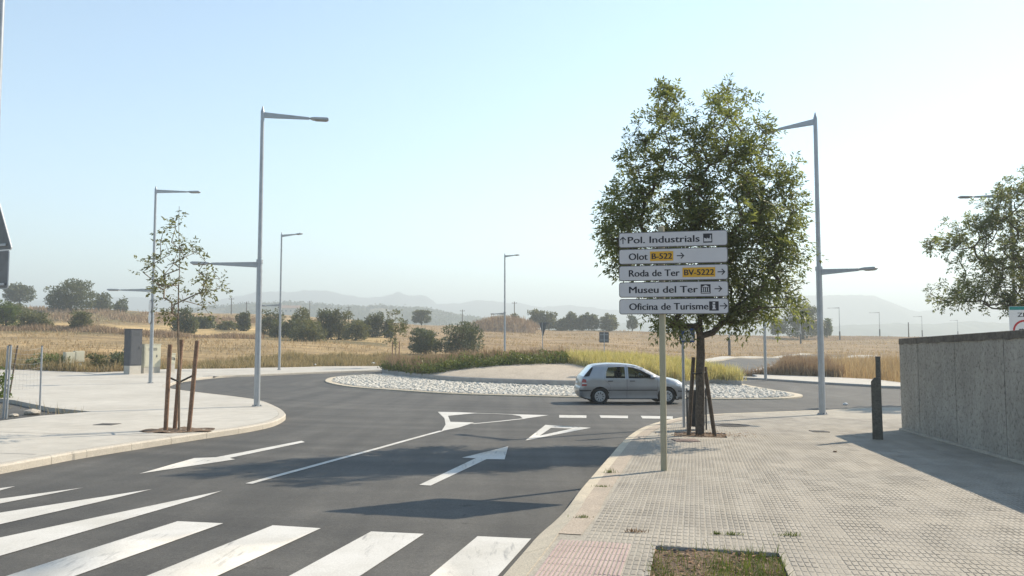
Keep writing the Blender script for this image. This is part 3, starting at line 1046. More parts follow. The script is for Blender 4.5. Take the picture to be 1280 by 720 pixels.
def tile_mesh(name, s=0.2, n=4, gap=0.010, groove=0.010, h=0.0021, ribs=False):
    mb = MB()
    half = s / 2 - gap / 4
    c = 2 * half / n
    if ribs:
        for i in range(n):
            x0 = -half + i * c + groove / 2; x1 = -half + (i + 1) * c - groove / 2
            e = 0.003
            vs = [(x0, -half, 0), (x1, -half, 0), (x1, half, 0), (x0, half, 0), (x0 + e, -half + e, h), (x1 - e, -half + e, h), (x1 - e, half - e, h), (x0 + e, half - e, h)]
            mb.add(vs, [(4, 5, 6, 7), (0, 1, 5, 4), (1, 2, 6, 5), (2, 3, 7, 6), (3, 0, 4, 7)])
    else:
        for i in range(n):
            for j in range(3):
                x0 = -half + i * c + groove / 2; x1 = x0 + c - groove
                cy_ = 4 * half / 3
                y0 = -2 * half + j * cy_ + 0.011; y1 = y0 + cy_ - 0.022
                e = 0.004
                vs = [(x0, y0, 0), (x1, y0, 0), (x1, y1, 0), (x0, y1, 0), (x0 + e, y0 + e, h), (x1 - e, y0 + e, h), (x1 - e, y1 - e, h), (x0 + e, y1 - e, h)]
                mb.add(vs, [(4, 5, 6, 7), (0, 1, 5, 4), (1, 2, 6, 5), (2, 3, 7, 6), (3, 0, 4, 7)])
    return mb.mesh(name, False)
TILE = tile_mesh('paving_tile'); TILE.materials.append(M['tile'])
TACT = tile_mesh('tactile_tile', n=6, ribs=True, groove=0.012, h=0.005); TACT.materials.append(M['tactile'])
TV = np.array([v.co for v in TILE.vertices]); TF = np.array([p.vertices for p in TILE.polygons])
def lay_tiles():
    A = np.arange(-14, 62); B = np.arange(-15, 38)
    aa, bb = np.meshgrid(A, B)
    ca = (aa.ravel() + 0.5) * 0.2; cb = (bb.ravel() + 0.5) * 0.4
    x = ORG.x + NV.x * ca + DV.x * cb; y = ORG.y + NV.y * ca + DV.y * cb
    pts = np.column_stack([x, y])
    strip = offset(RIGHT_EDGE, -0.15 - 0.20)
    lim = strip + [(60, -10)]
    ok = inside(lim, pts)
    for q in (-0.1, 0.1):
        for w_ in (-0.2, 0.2):
            cor = pts + np.array([NV.x, NV.y]) * q * 0.98 + np.array([DV.x, DV.y]) * w_ * 0.98
            ok &= inside(lim, cor) & ~inside(TREE_PIT, cor)
    ok &= ~inside(PIT, pts)
    side = (pts[:, 0] - wA.x) * wnorm.x + (pts[:, 1] - wA.y) * wnorm.y
    ok &= (side < 0.02) | (y > wA.y + 0.05)
    ok &= (x < 13) & (y > 0.5)
    tact = (ca > -1.5) & (ca < 0.0) & (cb < 0.0) & (cb > -2.6)
    # tactile strip reaches the dropped kerb
    lim_t = [(p[0] + 0.06, p[1]) for p in RK_IN] + [(60, -10)]
    ok2 = tact
    z = zpt(x, y)
    eps = 0.05
    # pixel size and visibility
    Yd = y
    u = 640 + x / np.maximum(Yd, 0.1) * FPX
    v = 423 + (1.66 - z) / np.maximum(Yd, 0.1) * FPX
    vis = (u > -10) & (u < 1290) & (v < 728) & (Yd > 1)
    size = 1.0 / np.maximum(Yd, 0.5) ** 2 * vis
    reg = np.where(ok & ~tact)[0]
    reg = reg[np.argsort(-size[reg])]
    ZU = (zpt(x, y + eps) - zpt(x, y - eps)) / (2 * eps); ZX = (zpt(x + eps, y) - zpt(x - eps, y)) / (2 * eps)
    r = np.random.default_rng(3)
    def place(me, name, i, up=-0.004):
        nrm = Vector((-ZX[i], -ZU[i], 1)).normalized()
        ex = Vector((NV.x, NV.y, NV.x * ZX[i] + NV.y * ZU[i])).normalized()
        ey = nrm.cross(ex)
        o = bpy.data.objects.new(name, me)
        mt = Matrix((ex, ey, nrm)).transposed().to_4x4()
        tilt = Matrix.Rotation(r.normal(0, 0.003), 4, 'X') @ Matrix.Rotation(r.normal(0, 0.003), 4, 'Y')
        mt = mt @ tilt
        mt.translation = (x[i], y[i], z[i] + up + r.uniform(-0.0012, 0.0012))
        o.matrix_world = mt
        COL.objects.link(o)
        o.parent = tp
    for i in reg[:300]:
        place(TILE, 'paving_tile', i)
    for i in np.where(ok2)[0]:
        for hb in (-0.1, 0.1):
            x[i] += DV.x * hb; y[i] += DV.y * hb; z[i] = zpt(x[i], y[i])
            if inside(lim_t, np.array([[x[i], y[i]]]))[0]:
                place(TACT, 'tactile_tile', i, -0.003)
            x[i] -= DV.x * hb; y[i] -= DV.y * hb
    # the rest in one mesh
    rest = reg[300:]
    n = len(rest)
    dzt = r.uniform(-0.0015, 0.0015, n)
    lx = TV[None, :, 0]; ly = TV[None, :, 1]; lz = TV[None, :, 2]
    X = x[rest][:, None] + NV.x * lx + DV.x * ly
    Yy = y[rest][:, None] + NV.y * lx + DV.y * ly
    Z = z[rest][:, None] + ZX[rest][:, None] * (X - x[rest][:, None]) + ZU[rest][:, None] * (Yy - y[rest][:, None]) + lz - 0.004 + dzt[:, None]
    V = np.stack([X, Yy, Z], -1).reshape(-1, 3)
    F = (np.arange(n) * len(TV))[:, None, None] + TF[None]
    o = link('paving_tiles', np_mesh('paving_tiles', V, F.reshape(-1, 4)), 'tile', tp)
    o['kind'] = 'stuff'
lay_tiles()
# sandy strip between kerb and tiles
sa = RK_IN
sb = [tuple(Vector(a) + (Vector(b) - Vector(a)) * (dropw(*a) + 0.2)) for a, b in zip(RIGHT_EDGE, offset(RIGHT_EDGE, -1.0))]
lo_i = 0
pairs = [(a, b) for a, b in zip(sa, sb) if 6.9 < a[1] < 21.5 and a[0] < 6]
V = [(x, y, zp1(x, y) + 0.001) for x, y in [p[0] for p in pairs] + [p[1] for p in pairs]]
n = len(pairs)
MB().add(V, [(i, i + 1, n + i + 1, n + i) for i in range(n - 1)]).build('sandy_strip', 'sandy', tp)
# a soil-filled pit in the pavement, with an upright edge
for loop, nm in ((PIT, 'pit'), (TREE_PIT, 'tree_pit')):
    skirt(nm + '_edge', loop, 0.2, 'kerb_grey', tp, top=PAVE - 0.004)
    g = sheet(loop, lambda x, y: T(x, y) + PAVE - 0.03 + 0.012 * np.sin(x * 9) * np.sin(y * 8), 0.1)
    link(nm + '_soil', g, 'soil', tp)

soil_o = link('soil_patch', sheet(SOIL_PATCH, lambda x, y: T(x, y) - 0.06 + 0.05 * np.sin(x * 2.1) * np.sin(y * 1.7), 0.4), 'soil')
tag(soil_o, 'patch of bare soil sunk in the pale pavement by the fence posts', kind='structure')

# ---- roundabout island
AP_PX = [(407, 476), (411.7, 479.6), (439, 484.5), (494, 488.6), (562, 493), (640, 495.6), (722, 497.6), (800, 499), (888, 499.8), (961, 499.8), (990, 498.4), (1003, 496), (995.8, 493), (961, 487.4), (930, 481.4), (914.5, 477)]
ap = G2(AP_PX)
APRON = spline(ap + [(12.9, 46.5), (12.2, 50), (9.5, 53.5), (4.5, 55.4), (-1.5, 55.2), (-6.5, 52.8), (-9.3, 49.8), (-10.4, 47.0)], 4, True)
IN_PX = [(481, 465.2), (484, 468.3), (509, 472.2), (552, 477), (595, 479.8), (650, 482), (717, 484), (790, 484.6), (857, 483.2), (897, 481.6)]
inn = G2(IN_PX)
INNER = spline(inn + [(11.6, 40.6), (11.9, 43.5), (11.2, 47.5), (8.6, 51), (4.2, 53), (-1.2, 52.6), (-5.4, 51.0)], 4, True)
def signed_area(p):
    return sum(p[i][0] * p[(i + 1) % len(p)][1] - p[(i + 1) % len(p)][0] * p[i][1] for i in range(len(p))) / 2
if signed_area(APRON) < 0: APRON.reverse()
if signed_area(INNER) < 0: INNER.reverse()
APR_IN = offset(APRON, 0.32, True)
edge = link('roundabout_apron', sheet(APRON, lambda x, y: T(x, y) + 0.05, 0.8, holes=[APR_IN]), 'kerb')
tag(edge, 'pale concrete rim around the stone apron of the roundabout', kind='structure')
skirt('rim_edge', APRON, 0.12, 'kerb', edge, top=0.05)
bed = link('apron_bed', sheet(offset(APRON, 0.33, True), lambda x, y: T(x, y) + 0.058, 0.8, holes=[INNER]), 'cobble_bed', edge)
def cobbles():
    r = np.random.default_rng(11)
    o = np.array(APR_IN)
    x0, y0 = o.min(0); x1, y1 = o.max(0)
    s = 0.25
    gx, gy = np.meshgrid(np.arange(x0, x1, s), np.arange(y0, y1, s * 0.86))
    gx = gx + (np.arange(gx.shape[0]) % 2)[:, None] * s / 2
    p = np.column_stack([gx.ravel(), gy.ravel()]) + r.normal(0, 0.05, (gx.size, 2))
    k = inside(offset(APRON, 0.42, True), p) & ~inside(offset(INNER, -0.12, True), p)
    p = p[k]
    n = len(p)
    K = 7
    ang = (np.arange(K) / K * 2 * np.pi)[None] + r.uniform(0, 6.28, (n, 1))
    st = r.uniform(0.6, 1.0, (n, 1)); rot = r.uniform(0, 3.14, (n, 1))
    rad = 0.128 * r.uniform(0.78, 1.15, (n, K))
    def ring(sc, z):
        a = np.cos(ang) * rad * sc; b = np.sin(ang) * rad * sc * st
        X = p[:, :1] + a * np.cos(rot) - b * np.sin(rot); Y = p[:, 1:] + a * np.sin(rot) + b * np.cos(rot)
        return np.stack([X, Y, T(X, Y) + z], -1)
    hgt = r.uniform(0.015, 0.06, (n, 1))
    tl = r.normal(0, 0.012, (n, K))
    R0 = ring(1.0, 0.02 + 0 * hgt); R1 = ring(0.94, 0.045 + hgt * 0.55 + tl * 0.5); R2 = ring(0.55, 0.05 + hgt + tl)
    V = np.concatenate([R0, R1, R2], 1).reshape(-1, 3)
    i = np.arange(K); j = (i + 1) % K
    F = np.concatenate([np.stack([i, j, K + j, K + i], 1), np.stack([K + i, K + j, 2 * K + j, 2 * K + i], 1)])
    F = (np.arange(n) * 3 * K)[:, None, None] + F[None]
    me_v, me_f = V, F.reshape(-1, 4)
    # cap as quads fan
    cap = np.array([[14, 15, 16, 17], [14, 17, 18, 19], [14, 19, 20, 14]])[:2]
    tri = np.array([[14, 19, 20, 20]])
    C = (np.arange(n) * 21)[:, None, None] + cap[None]
    me = bpy.data.meshes.new('cobbles')
    T3 = (np.arange(n) * 21)[:, None] + np.array([14, 19, 20])
    faces = [tuple(f) for f in me_f.tolist()] + [tuple(f) for f in C.reshape(-1, 4).tolist()] + [tuple(f) for f in T3.tolist()]
    me.from_pydata(V.tolist(), [], faces)
    o = link('cobbles', me, 'cobble', edge)
    o['kind'] = 'stuff'
cobbles()

IN_POLY = np.array(INNER)
def dome_h(x, y):
    """height of the island's gravel mound above the road plane"""
    x = np.asarray(x, float); y = np.asarray(y, float)
    sh = x.shape
    p = np.column_stack([x.ravel(), y.ravel()])
    d = np.full(len(p), 1e9)
    A = IN_POLY; B = np.roll(IN_POLY, -1, 0)
    for a, b in zip(A, B):
        ab = b - a
        t = np.clip(((p - a) @ ab) / max(ab @ ab, 1e-9), 0, 1)
        d = np.minimum(d, np.hypot(*(p - a - t[:, None] * ab).T))
    d = np.where(inside(INNER, p), d, 0)
    h = 0.27 + 0.9 * (1 - np.exp(-d / 3.4)) 
    return h.reshape(sh)
island = link('island_mound', sheet(offset(INNER, 0.2, True), lambda x, y: T(x, y) + dome_h(x, y), 0.6), 'gravel', smooth=True)
tag(island, 'low mound of pinkish gravel on the roundabout island', kind='structure')
pl = INNER + [INNER[0]]
kerb(pl, island, 'kerb_grey', width=0.24, height=0.31, stone=1.5)
zdome = lambda x, y: float(T(x, y) + dome_h(np.array([x]), np.array([y]))[0])
# ================================================================== THINGS
# ---- concrete wall on the right, panel by panel
def build_wall():
    root = thing('concrete_wall', (wN.x, wN.y, Tf(wN.x, wN.y)), 'rough grey concrete wall of upright panels with pitted face beside pavement', 'wall')
    o = Vector((wN.x, wN.y, 0))
    base = root.location
    joints = [0.0, 1.15, 3.05]
    while joints[-1] < 24: joints.append(joints[-1] + 1.95)
    # wall height measured at its near end
    ztop = lambda s: zt0 + (zt1 - zt0) * s / span
    span = (wB - wA).length
    zt0 = P(1123, 424, wA.y).z
    zt1 = P(1280, 413.5, wB.y).z
    r = random.Random(5)
    for a, b in zip(joints[:-1], joints[1:]):
        mb = MB()
        pr = r.uniform(-0.006, 0.006)
        s0, s1 = a + 0.010, b - 0.010
        nseg = 6
        rings = []
        for k in range(nseg + 1):
            s = s0 + (s1 - s0) * k / nseg
            q = wA + wdir * s
            zb = Tf(q.x, q.y) - 0.2
            zt = ztop(s) + 0.003 * math.sin(s * 5.1) + 0.003 * math.sin(s * 13)
            f = q + wnorm * (-0.0 + pr); g = q + wnorm * 0.24
            rings.append([(f.x - base.x, f.y - base.y, zb - base.z), (f.x - base.x, f.y - base.y, zt - 0.02 - base.z), (f.x + wnorm.x * 0.02 - base.x, f.y + wnorm.y * 0.02 - base.y, zt - base.z), (g.x - base.x, g.y - base.y, zt - base.z), (g.x - base.x, g.y - base.y, zb - base.z)])
        m_ = 5
        fs = []
        for i in range(nseg):
            for c in range(m_):
                c2 = (c + 1) % m_
                fs.append((i * m_ + c, i * m_ + c2, (i + 1) * m_ + c2, (i + 1) * m_ + c))
        fs += [tuple(range(m_)), tuple(nseg * m_ + c for c in reversed(range(m_)))]
        mb.add([p for rg in rings for p in rg], fs).build('wall_panel', 'wall', root)
    # stained top course, a little proud of the panels
    for a, b in zip(joints[:-1], joints[1:]):
        vs, fs, ns = [], [], 10
        for k in range(ns + 1):
            s = a + 0.012 + (b - a - 0.024) * k / ns
            q = wA + wdir * s
            zt = ztop(s) + 0.012 - base.z
            zl = zt - 0.12 - 0.012 * math.sin(s * 3.3) * math.sin(s * 9.1 + 1) - r.uniform(0, 0.01)
            f = q - wnorm * 0.010; g = q + wnorm * 0.25
            vs += [(f.x - base.x, f.y - base.y, zl), (f.x - base.x, f.y - base.y, zt - 0.01), (f.x + wnorm.x * .012 - base.x, f.y + wnorm.y * .012 - base.y, zt), (g.x - base.x, g.y - base.y, zt), (g.x - base.x, g.y - base.y, zl)]
        for i in range(ns):
            for c_ in range(5):
                c2 = (c_ + 1) % 5
                fs.append((i * 5 + c_, i * 5 + c2, (i + 1) * 5 + c2, (i + 1) * 5 + c_))
        fs += [tuple(range(5)), tuple(ns * 5 + c_ for c_ in reversed(range(5)))]
        MB().add(vs, fs).build('wall_coping', 'wall_top', root)
    # rough fillet of mortar and dirt at the foot
    mb = MB()
    pts = []
    for k in range(80):
        q = wA + wdir * (k * 0.28)
        pts.append((q.x - base.x - wnorm.x * 0.02, q.y - base.y - wnorm.y * 0.02, zp1(q.x, q.y) - base.z + 0.004))
    mb.tube(pts, [0.03 + 0.02 * r.random() for _ in pts], 6)
    mb.build('wall_foot', 'mortar', root)
build_wall()

# ---- street lamps
def lamp_mesh_parts(root, h, up_dir, low_dir, arm=2.1, low=True, up=True, sleeve=False):
    """up_dir / low_dir: plan bearings (radians, from +x) of the two arms"""
    hj = h * 0.483
    p = MB()
    p.lathe([(0.085, 0.0), (0.085, 0.25), (0.078, hj - 0.08), (0.078, hj)], 14)
    p.build('lower_pole', 'steel', root, smooth=True)
    p = MB()
    p.lathe([(0.095, hj - 0.06), (0.095, hj + 0.05)], 14)
    p.build('collar', 'steel', root, smooth=True)
    p = MB()
    p.lathe([(0.062, hj + 0.05), (0.055, h - 0.25), (0.055, h - 0.06), (0.035, h), (0.012, h + 0.10)], 12)
    p.build('upper_pole', 'steel', root, smooth=True)
    p = MB()
    p.lathe([(0.15, 0.0), (0.15, 0.02)], 4)
    p.build('base_plate', 'steel', root)
    MB().box((-0.035, -0.089, 0.55), (0.035, -0.074, 0.85)).build('access_door', 'steel', root, bevel=0.004)
    for bx, by in ((.1, .0), (-.1, 0), (0, .1), (0, -.1)):
        MB().lathe([(.014, .02), (.014, .045), (.008, .05)], 6).build('anchor_bolt', 'steel_dark', root).location = (bx * 1.12, by * 1.12, 0)
    def armpart(z, ang, drop):
        a = MB()
        ca, sa = math.cos(ang), math.sin(ang)
        mtx = Matrix(((ca, -sa, 0, 0), (sa, ca, 0, 0), (0, 0, 1, z), (0, 0, 0, 1)))
        a.prism([(0.04, 0.08), (0.04, -0.08), (arm * 0.70, -0.045 + drop * 0.7), (arm * 0.70, 0.02 + drop * 0.7)], -0.03, 0.03, 'y', mtx)
        a.tube([mtx @ Vector((arm * 0.68, 0, -0.012 + drop * 0.7)), mtx @ Vector((arm * 0.80, 0, -0.012 + drop * 0.8))], 0.025, 8)
        o = a.build('lamp_arm', 'steel', root)
        hd = MB()
        x0, x1 = arm * 0.72, arm
        zz = -0.015 + drop
        prof = [(x0, zz), (x0 + 0.08, zz - 0.03), (x1 - 0.05, zz - 0.035), (x1, zz - 0.01), (x1, zz + 0.03), (x1 - 0.05, zz + 0.045), (x0 + 0.12, zz + 0.04), (x0, zz + 0.02)]
        hd.prism(prof, -0.11, 0.11, 'y', mtx)
        lh = hd.build('lamp_head', 'steel', root, bevel=0.012)
        g = MB()
        g.box((x0 + 0.14, -0.085, zz - 0.047), (x1 - 0.06, 0.085, zz - 0.033), mtx)
        g.build('lens', 'lamp_glass', lh)
    if up: armpart(h - 0.16, up_dir, -0.02)
    if low: armpart(hj - 0.10, low_dir, 0.03)
    if sleeve:
        s = MB()
        s.lathe([(0.16, 0.02), (0.16, 1.9)], 12)
        s.build('dark_sleeve', 'steel_dark', root, smooth=True)
    return root

LAMPS = 'grey steel street lamps with a high and a low arm'
def lamp_at(p, vtop, up_dir, low_dir, label, **k):
    h = P(640, vtop, p.y).z - p.z
    t = thing('street_lamp', p, label, 'street lamp', LAMPS)
    return lamp_mesh_parts(t, h, R(up_dir), R(low_dir), **k)
lamp_at(G(321, 508, PAVE), 137, 12, 190, 'tall two-armed steel street lamp at the rounded pavement corner by the staked sapling', arm=1.88)
lamp_at(G(188, 479, PAVE), 235, 0, 182, 'two-armed steel street lamp standing beside the dark grey cabinet')
lamp_at(G(349, 462.5, PAVE), 292, -40, 140, 'street lamp on the strip of pavement in front of the stubble field', arm=2.3)
lamp_at(G(1028, 518, PAVE), 145, 138, -42, 'tall two-armed steel street lamp standing between the leafy tree and the concrete wall', arm=1.5)
lamp_at(G(957, 474, PAVE), 262, 168, -12, 'street lamp across the road whose top is hidden by the leafy tree crown')
c = at_depth(631, 63.5, PAVE)
lamp_at(c, 318, -55, 125, 'street lamp rising behind the green shrubs of the roundabout island', arm=1.9)
c = at_depth(1268.5, 31.5, PAVE)
lamp_at(c, 240, 178, -2, 'street lamp half hidden in the tree behind the concrete wall', low=False, arm=2.0)
x_ = -0.6425 * 16.0
c = Vector((-10.20, 15.6, Tf(-10.20, 15.6) + PAVE))
lamp_at(c, -20, 20, 190, 'street lamp of which only a sliver shows at the upper left edge', low=False, up=False)
FAR_L = 'distant street lamps along the far road'
for u, Y, vt, lab in ((911, 96, 330, 'distant lamp with dark foot seen just right of the tree trunk'), (955.2, 118, 345, 'distant lamp with dark foot close beside the lamp across the road'),
                      (1000, 150, 380, 'distant lamp in front of the big far tree'), (1049, 178, 384, 'distant lamp just right of the tall steel lamp and far tree'),
                      (1099, 205, 390, 'distant lamp seen above the dark notched post'), (1152, 235, 395, 'distant lamp showing above the far end of the concrete wall'),
                      (1196.5, 270, 400, 'distant lamp farthest along the far road, below the tree branch')):
    p = at_depth(u, Y)
    t = thing('street_lamp', p, lab, 'street lamp', FAR_L)
    lamp_mesh_parts(t, P(640, vt, Y).z - p.z, R(180), R(0), arm=2.6, low=False, sleeve=True)

# ---- direction sign
def text_mesh(s, height, width=None, bold=0.0):
    cu = bpy.data.curves.new('lettering', 'FONT')
    cu.body = s
    cu.size = 1.0
    cu.offset = bold
    cu.resolution_u = 3
    ob = bpy.data.objects.new('lettering_tmp', cu)
    COL.objects.link(ob)
    dg = bpy.context.evaluated_depsgraph_get()
    me = bpy.data.meshes.new_from_object(ob.evaluated_get(dg))
    bpy.data.objects.remove(ob)
    bpy.data.curves.remove(cu)
    co = np.zeros(len(me.vertices) * 3, np.float32)
    me.vertices.foreach_get('co', co)
    co = co.reshape(-1, 3)
    x0, x1 = co[:, 0].min(), co[:, 0].max()
    k = height / 0.70
    kx = (width / (x1 - x0)) if width else k
    co[:, 0] = (co[:, 0] - x0) * kx
    co[:, 1] *= k
    co[:, 2] = 0
    me.vertices.foreach_set('co', co.ravel())
    me.update()
    # heavier strokes: a second run of the letters, a hair to the side and below the first
    bm = bmesh.new()
    bm.from_mesh(me)
    g = bmesh.ops.duplicate(bm, geom=bm.verts[:] + bm.edges[:] + bm.faces[:])
    bmesh.ops.translate(bm, verts=[q for q in g['geom'] if isinstance(q, bmesh.types.BMVert)], vec=(height * 0.085, height * 0.012, -0.0005))
    bm.to_mesh(me)
    bm.free()
    return me

def flat_poly(mb, pts, y):
    b = len(mb.v)
    mb.v += [(p[0], y, p[1]) for p in pts]
    mb.f.append(tuple(range(b, b + len(pts))))

def arrow_mb(cx, cz, s, ang, y):
    mb = MB()
    c, sn = math.cos(ang), math.sin(ang)
    def rot(pts): return [(cx + x * c - z * sn, cz + x * sn + z * c) for x, z in pts]
    t = 0.13 * s
    flat_poly(mb, rot([(-0.5 * s, -t / 2), (0.42 * s, -t / 2), (0.42 * s, t / 2), (-0.5 * s, t / 2)]), y)
    flat_poly(mb, rot([(0.5 * s, 0), (0.08 * s, 0.42 * s), (-0.02 * s, 0.34 * s), (0.32 * s, 0)]), y - 0.0006)
    flat_poly(mb, rot([(0.5 * s, 0), (0.32 * s, 0), (-0.02 * s, -0.34 * s), (0.08 * s, -0.42 * s)]), y - 0.0006)
    return mb

def rrect(w0, w1, z0, z1, r_, n=4):
    pts = []
    for cx, cz, a0 in ((w1 - r_, z1 - r_, 0), (w0 + r_, z1 - r_, 90), (w0 + r_, z0 + r_, 180), (w1 - r_, z0 + r_, 270)):
        for k in range(n + 1):
            a = R(a0 + 90 * k / n)
            pts.append((cx + r_ * math.cos(a), cz + r_ * math.sin(a)))
    return pts

def build_sign():
    b = G(830, 588, PAVE)
    k = b.y / FPX                                # metres per pixel at the post
    root = thing('direction_sign', b, 'white direction sign with five stacked panels of place names on a beige post', 'sign', rz=R(-13))
    zt = P(830, 284, b.y).z - b.z
    p = MB()
    p.tube([(0, 0, -0.1), (0, 0, zt)], 0.043, 14)
    p.build('post', 'post_beige', root, smooth=True)
    MB().lathe([(0.043, zt - 0.001), (0.043, zt + 0.004), (0.02, zt + 0.016)], 14).build('post_cap', 'post_beige', root, smooth=True)
    s = 0.985 * k                                 # metres per traced pixel along the panels
    def X(u): return (u - 830) * s
    rows = [300.0, 320.8, 341.6, 362.3, 383.3]
    H = 19.2 * k
    Y0 = -0.075                                  # front face
    texts = [('Pol. Industrials', 788, 877), ('Olot', 789, 812.5), ('Roda de Ter', 789, 852), ('Museu del Ter', 789, 874), ('Oficina de Turisme', 789, 886.5)]
    for i, v in enumerate(rows):
        zc = P(830, v, b.y).z - b.z
        x0, x1 = X(776.5), X(911.5)
        mb = MB().prism(rrect(x0, x1, zc - H / 2, zc + H / 2, 0.035), Y0, Y0 + 0.03, 'y')
        pan = mb.build('sign_panel', 'sign_edge', root, bevel=0.003)
        pan['label'] = 'panel reading ' + texts[i][0]
        f = MB()
        flat_poly(f, list(reversed(rrect(x0 + 0.010, x1 - 0.010, zc - H / 2 + 0.010, zc + H / 2 - 0.010, 0.028))), Y0 - 0.002)
        link('sign_face', f.mesh('sign_face', False), 'sign_grey', pan)
        def lettering(t, ua, ub, h, mat_='sign_ink', y=Y0 - 0.004):
            me = text_mesh(t, h, (ub - ua) * s)
            me.transform(Matrix.Translation((X(ua), y, zc - h * 0.5)) @ Matrix.Rotation(R(90), 4, 'X'))
            o = link('lettering', me, mat_, pan)
            return o
        lettering(texts[i][0], texts[i][1], texts[i][2], 0.092)
        def add_arrow(u, ang):
            arrow_mb(X(u), zc, 0.102, ang, Y0 - 0.004).build('arrow', 'sign_ink', pan)
        def square(u0, u1, m_='sign_ink', y=Y0 - 0.0035, hh=0.062, nm='pictogram'):
            q = MB()
            flat_poly(q, [(X(u0), zc - hh), (X(u1), zc - hh), (X(u1), zc + hh), (X(u0), zc + hh)], y)
            return q.build(nm, m_, pan)
        def white(polys, y=Y0 - 0.005):
            q = MB()
            for pl_ in polys: flat_poly(q, [(X(a), zc + z) for a, z in pl_], y)
            q.build('pictogram_detail', 'sign_grey', pan)
        if i == 0:
            add_arrow(782, R(90)); square(882, 893)
            white([[(883, -0.045), (892, -0.045), (892, -0.012), (889.5, 0.006), (889.5, -0.012), (886.5, 0.006), (886.5, -0.012), (883, 0.006)], [(890.3, -0.0), (891.6, -0.0), (891.6, 0.04), (890.3, 0.04)]])
        if i == 1:
            square(816, 845, 'sign_yellow', hh=0.065, nm='route_plate'); lettering('B-522', 818, 843, 0.078, y=Y0 - 0.006); add_arrow(854, 0)
        if i == 2:
            square(856, 896, 'sign_yellow', hh=0.065, nm='route_plate'); lettering('BV-5222', 858, 894, 0.078, y=Y0 - 0.006); add_arrow(903.5, 0)
        if i == 3:
            square(878, 890)
            white([[(879, 0.025), (889, 0.025), (884, 0.052)]] + [[(a, -0.035), (a + 1.1, -0.035), (a + 1.1, 0.018), (a, 0.018)] for a in (879.6, 881.9, 884.4, 887)] + [[(879, -0.052), (889, -0.052), (889, -0.042), (879, -0.042)]])
            add_arrow(899.5, 0)
        if i == 4:
            square(888, 899.5)
            white([[(892.3, 0.028), (895.2, 0.028), (895.2, 0.052), (892.3, 0.052)], [(891.6, -0.045), (896, -0.045), (896, -0.033), (895.2, -0.033), (895.2, 0.018), (891.6, 0.018), (891.6, 0.008), (892.3, 0.008), (892.3, -0.033), (891.6, -0.033)]])
            add_arrow(905.5, 0)
        cl = MB().tube([(0, 0, zc - 0.03), (0, 0, zc + 0.03)], 0.05, 14)
        cl.box((-0.03, Y0 + 0.03, zc - 0.03), (0.03, -0.02, zc + 0.03))
        cl.build('clamp', 'steel', root)
build_sign()

# ---- other traffic signs
def simple_post(root, h, r_=0.03, m_='steel'):
    MB().tube([(0, 0, -0.15), (0, 0, h)], r_, 10).build('post', m_, root, smooth=True)

def crossing_sign():
    b = G(855, 534, PAVE)
    root = thing('crossing_sign', b, 'blue pedestrian crossing sign on a thin post, mostly hidden behind tree leaves', 'sign', rz=R(22))
    h = P(855, 404, b.y).z - b.z
    simple_post(root, h)
    zc = P(855, 417, b.y).z - b.z
    w = 0.19
    pl_ = MB().prism(rrect(-w + .08, w + .08, zc - w, zc + w, 0.03), -0.06, -0.035, 'y').build('sign_plate', 'sign_blue', root)
    q = MB()
    flat_poly(q, [(.08 - .18, zc - .15), (.08 + .18, zc - .15), (.08, zc + .17)], -0.063)
    q.build('white_triangle', 'sign_white', pl_)
    q = MB()
    flat_poly(q, [(.065, zc - .02), (.095, zc - .02), (.12, zc - .13), (.095, zc - .13), (.08, zc - .06), (.055, zc - .13), (.03, zc - .13)], -0.066)
    flat_poly(q, [(.06, zc), (.10, zc), (.10, zc + .06), (.06, zc + .06)], -0.0665)
    q.build('walking_figure', 'sign_ink', pl_)
crossing_sign()

def give_way_back():
    Y = 58.0
    b = at_depth(678, Y, PAVE)
    root = thing('give_way_sign', b, 'back of a narrow-looking triangular give way sign above the island mound', 'sign', rz=R(-58))
    h = P(678, 403, Y).z - b.z
    simple_post(root, h)
    z0 = P(678, 420, Y).z - b.z
    pl_ = MB().prism([(0, z0), (0.5, h), (-0.5, h)], 0.05, 0.07, 'y').build('sign_plate', 'sign_back', root)
    q = MB()
    pts = [(0, z0 + .16), (0.36, h - 0.07), (-0.36, h - 0.07)]
    b_ = len(q.v)
    q.v += [(x, 0.073, z) for x, z in pts]; q.f.append((0, 1, 2))
    q.build('sign_face', 'sign_white', pl_)
give_way_back()
def square_back():
    Y = 60.0
    b = at_depth(755, Y, PAVE)
    root = thing('square_sign', b, 'grey back of a square traffic sign rising behind the yellow grass', 'sign', rz=R(0))
    h = P(755, 415, Y).z - b.z
    simple_post(root, h - 0.02, 0.035)
    z0 = P(755, 428.3, Y).z - b.z
    w = 6.0 * Y / FPX
    pl_ = MB().prism(rrect(-w, w, z0, h, 0.05), 0.04, 0.065, 'y').build('sign_plate', 'sign_back', root)
    MB().box((-w + .06, 0.0655, z0 + .06), (w - .06, 0.07, h - .06)).build('sign_face', 'sign_blue', pl_)
    for z in (z0 + 0.2, h - 0.2):
        MB().box((-w + .05, 0.03, z - .02), (w - .05, 0.0395, z + .02)).build('bracket', 'steel', root)
square_back()

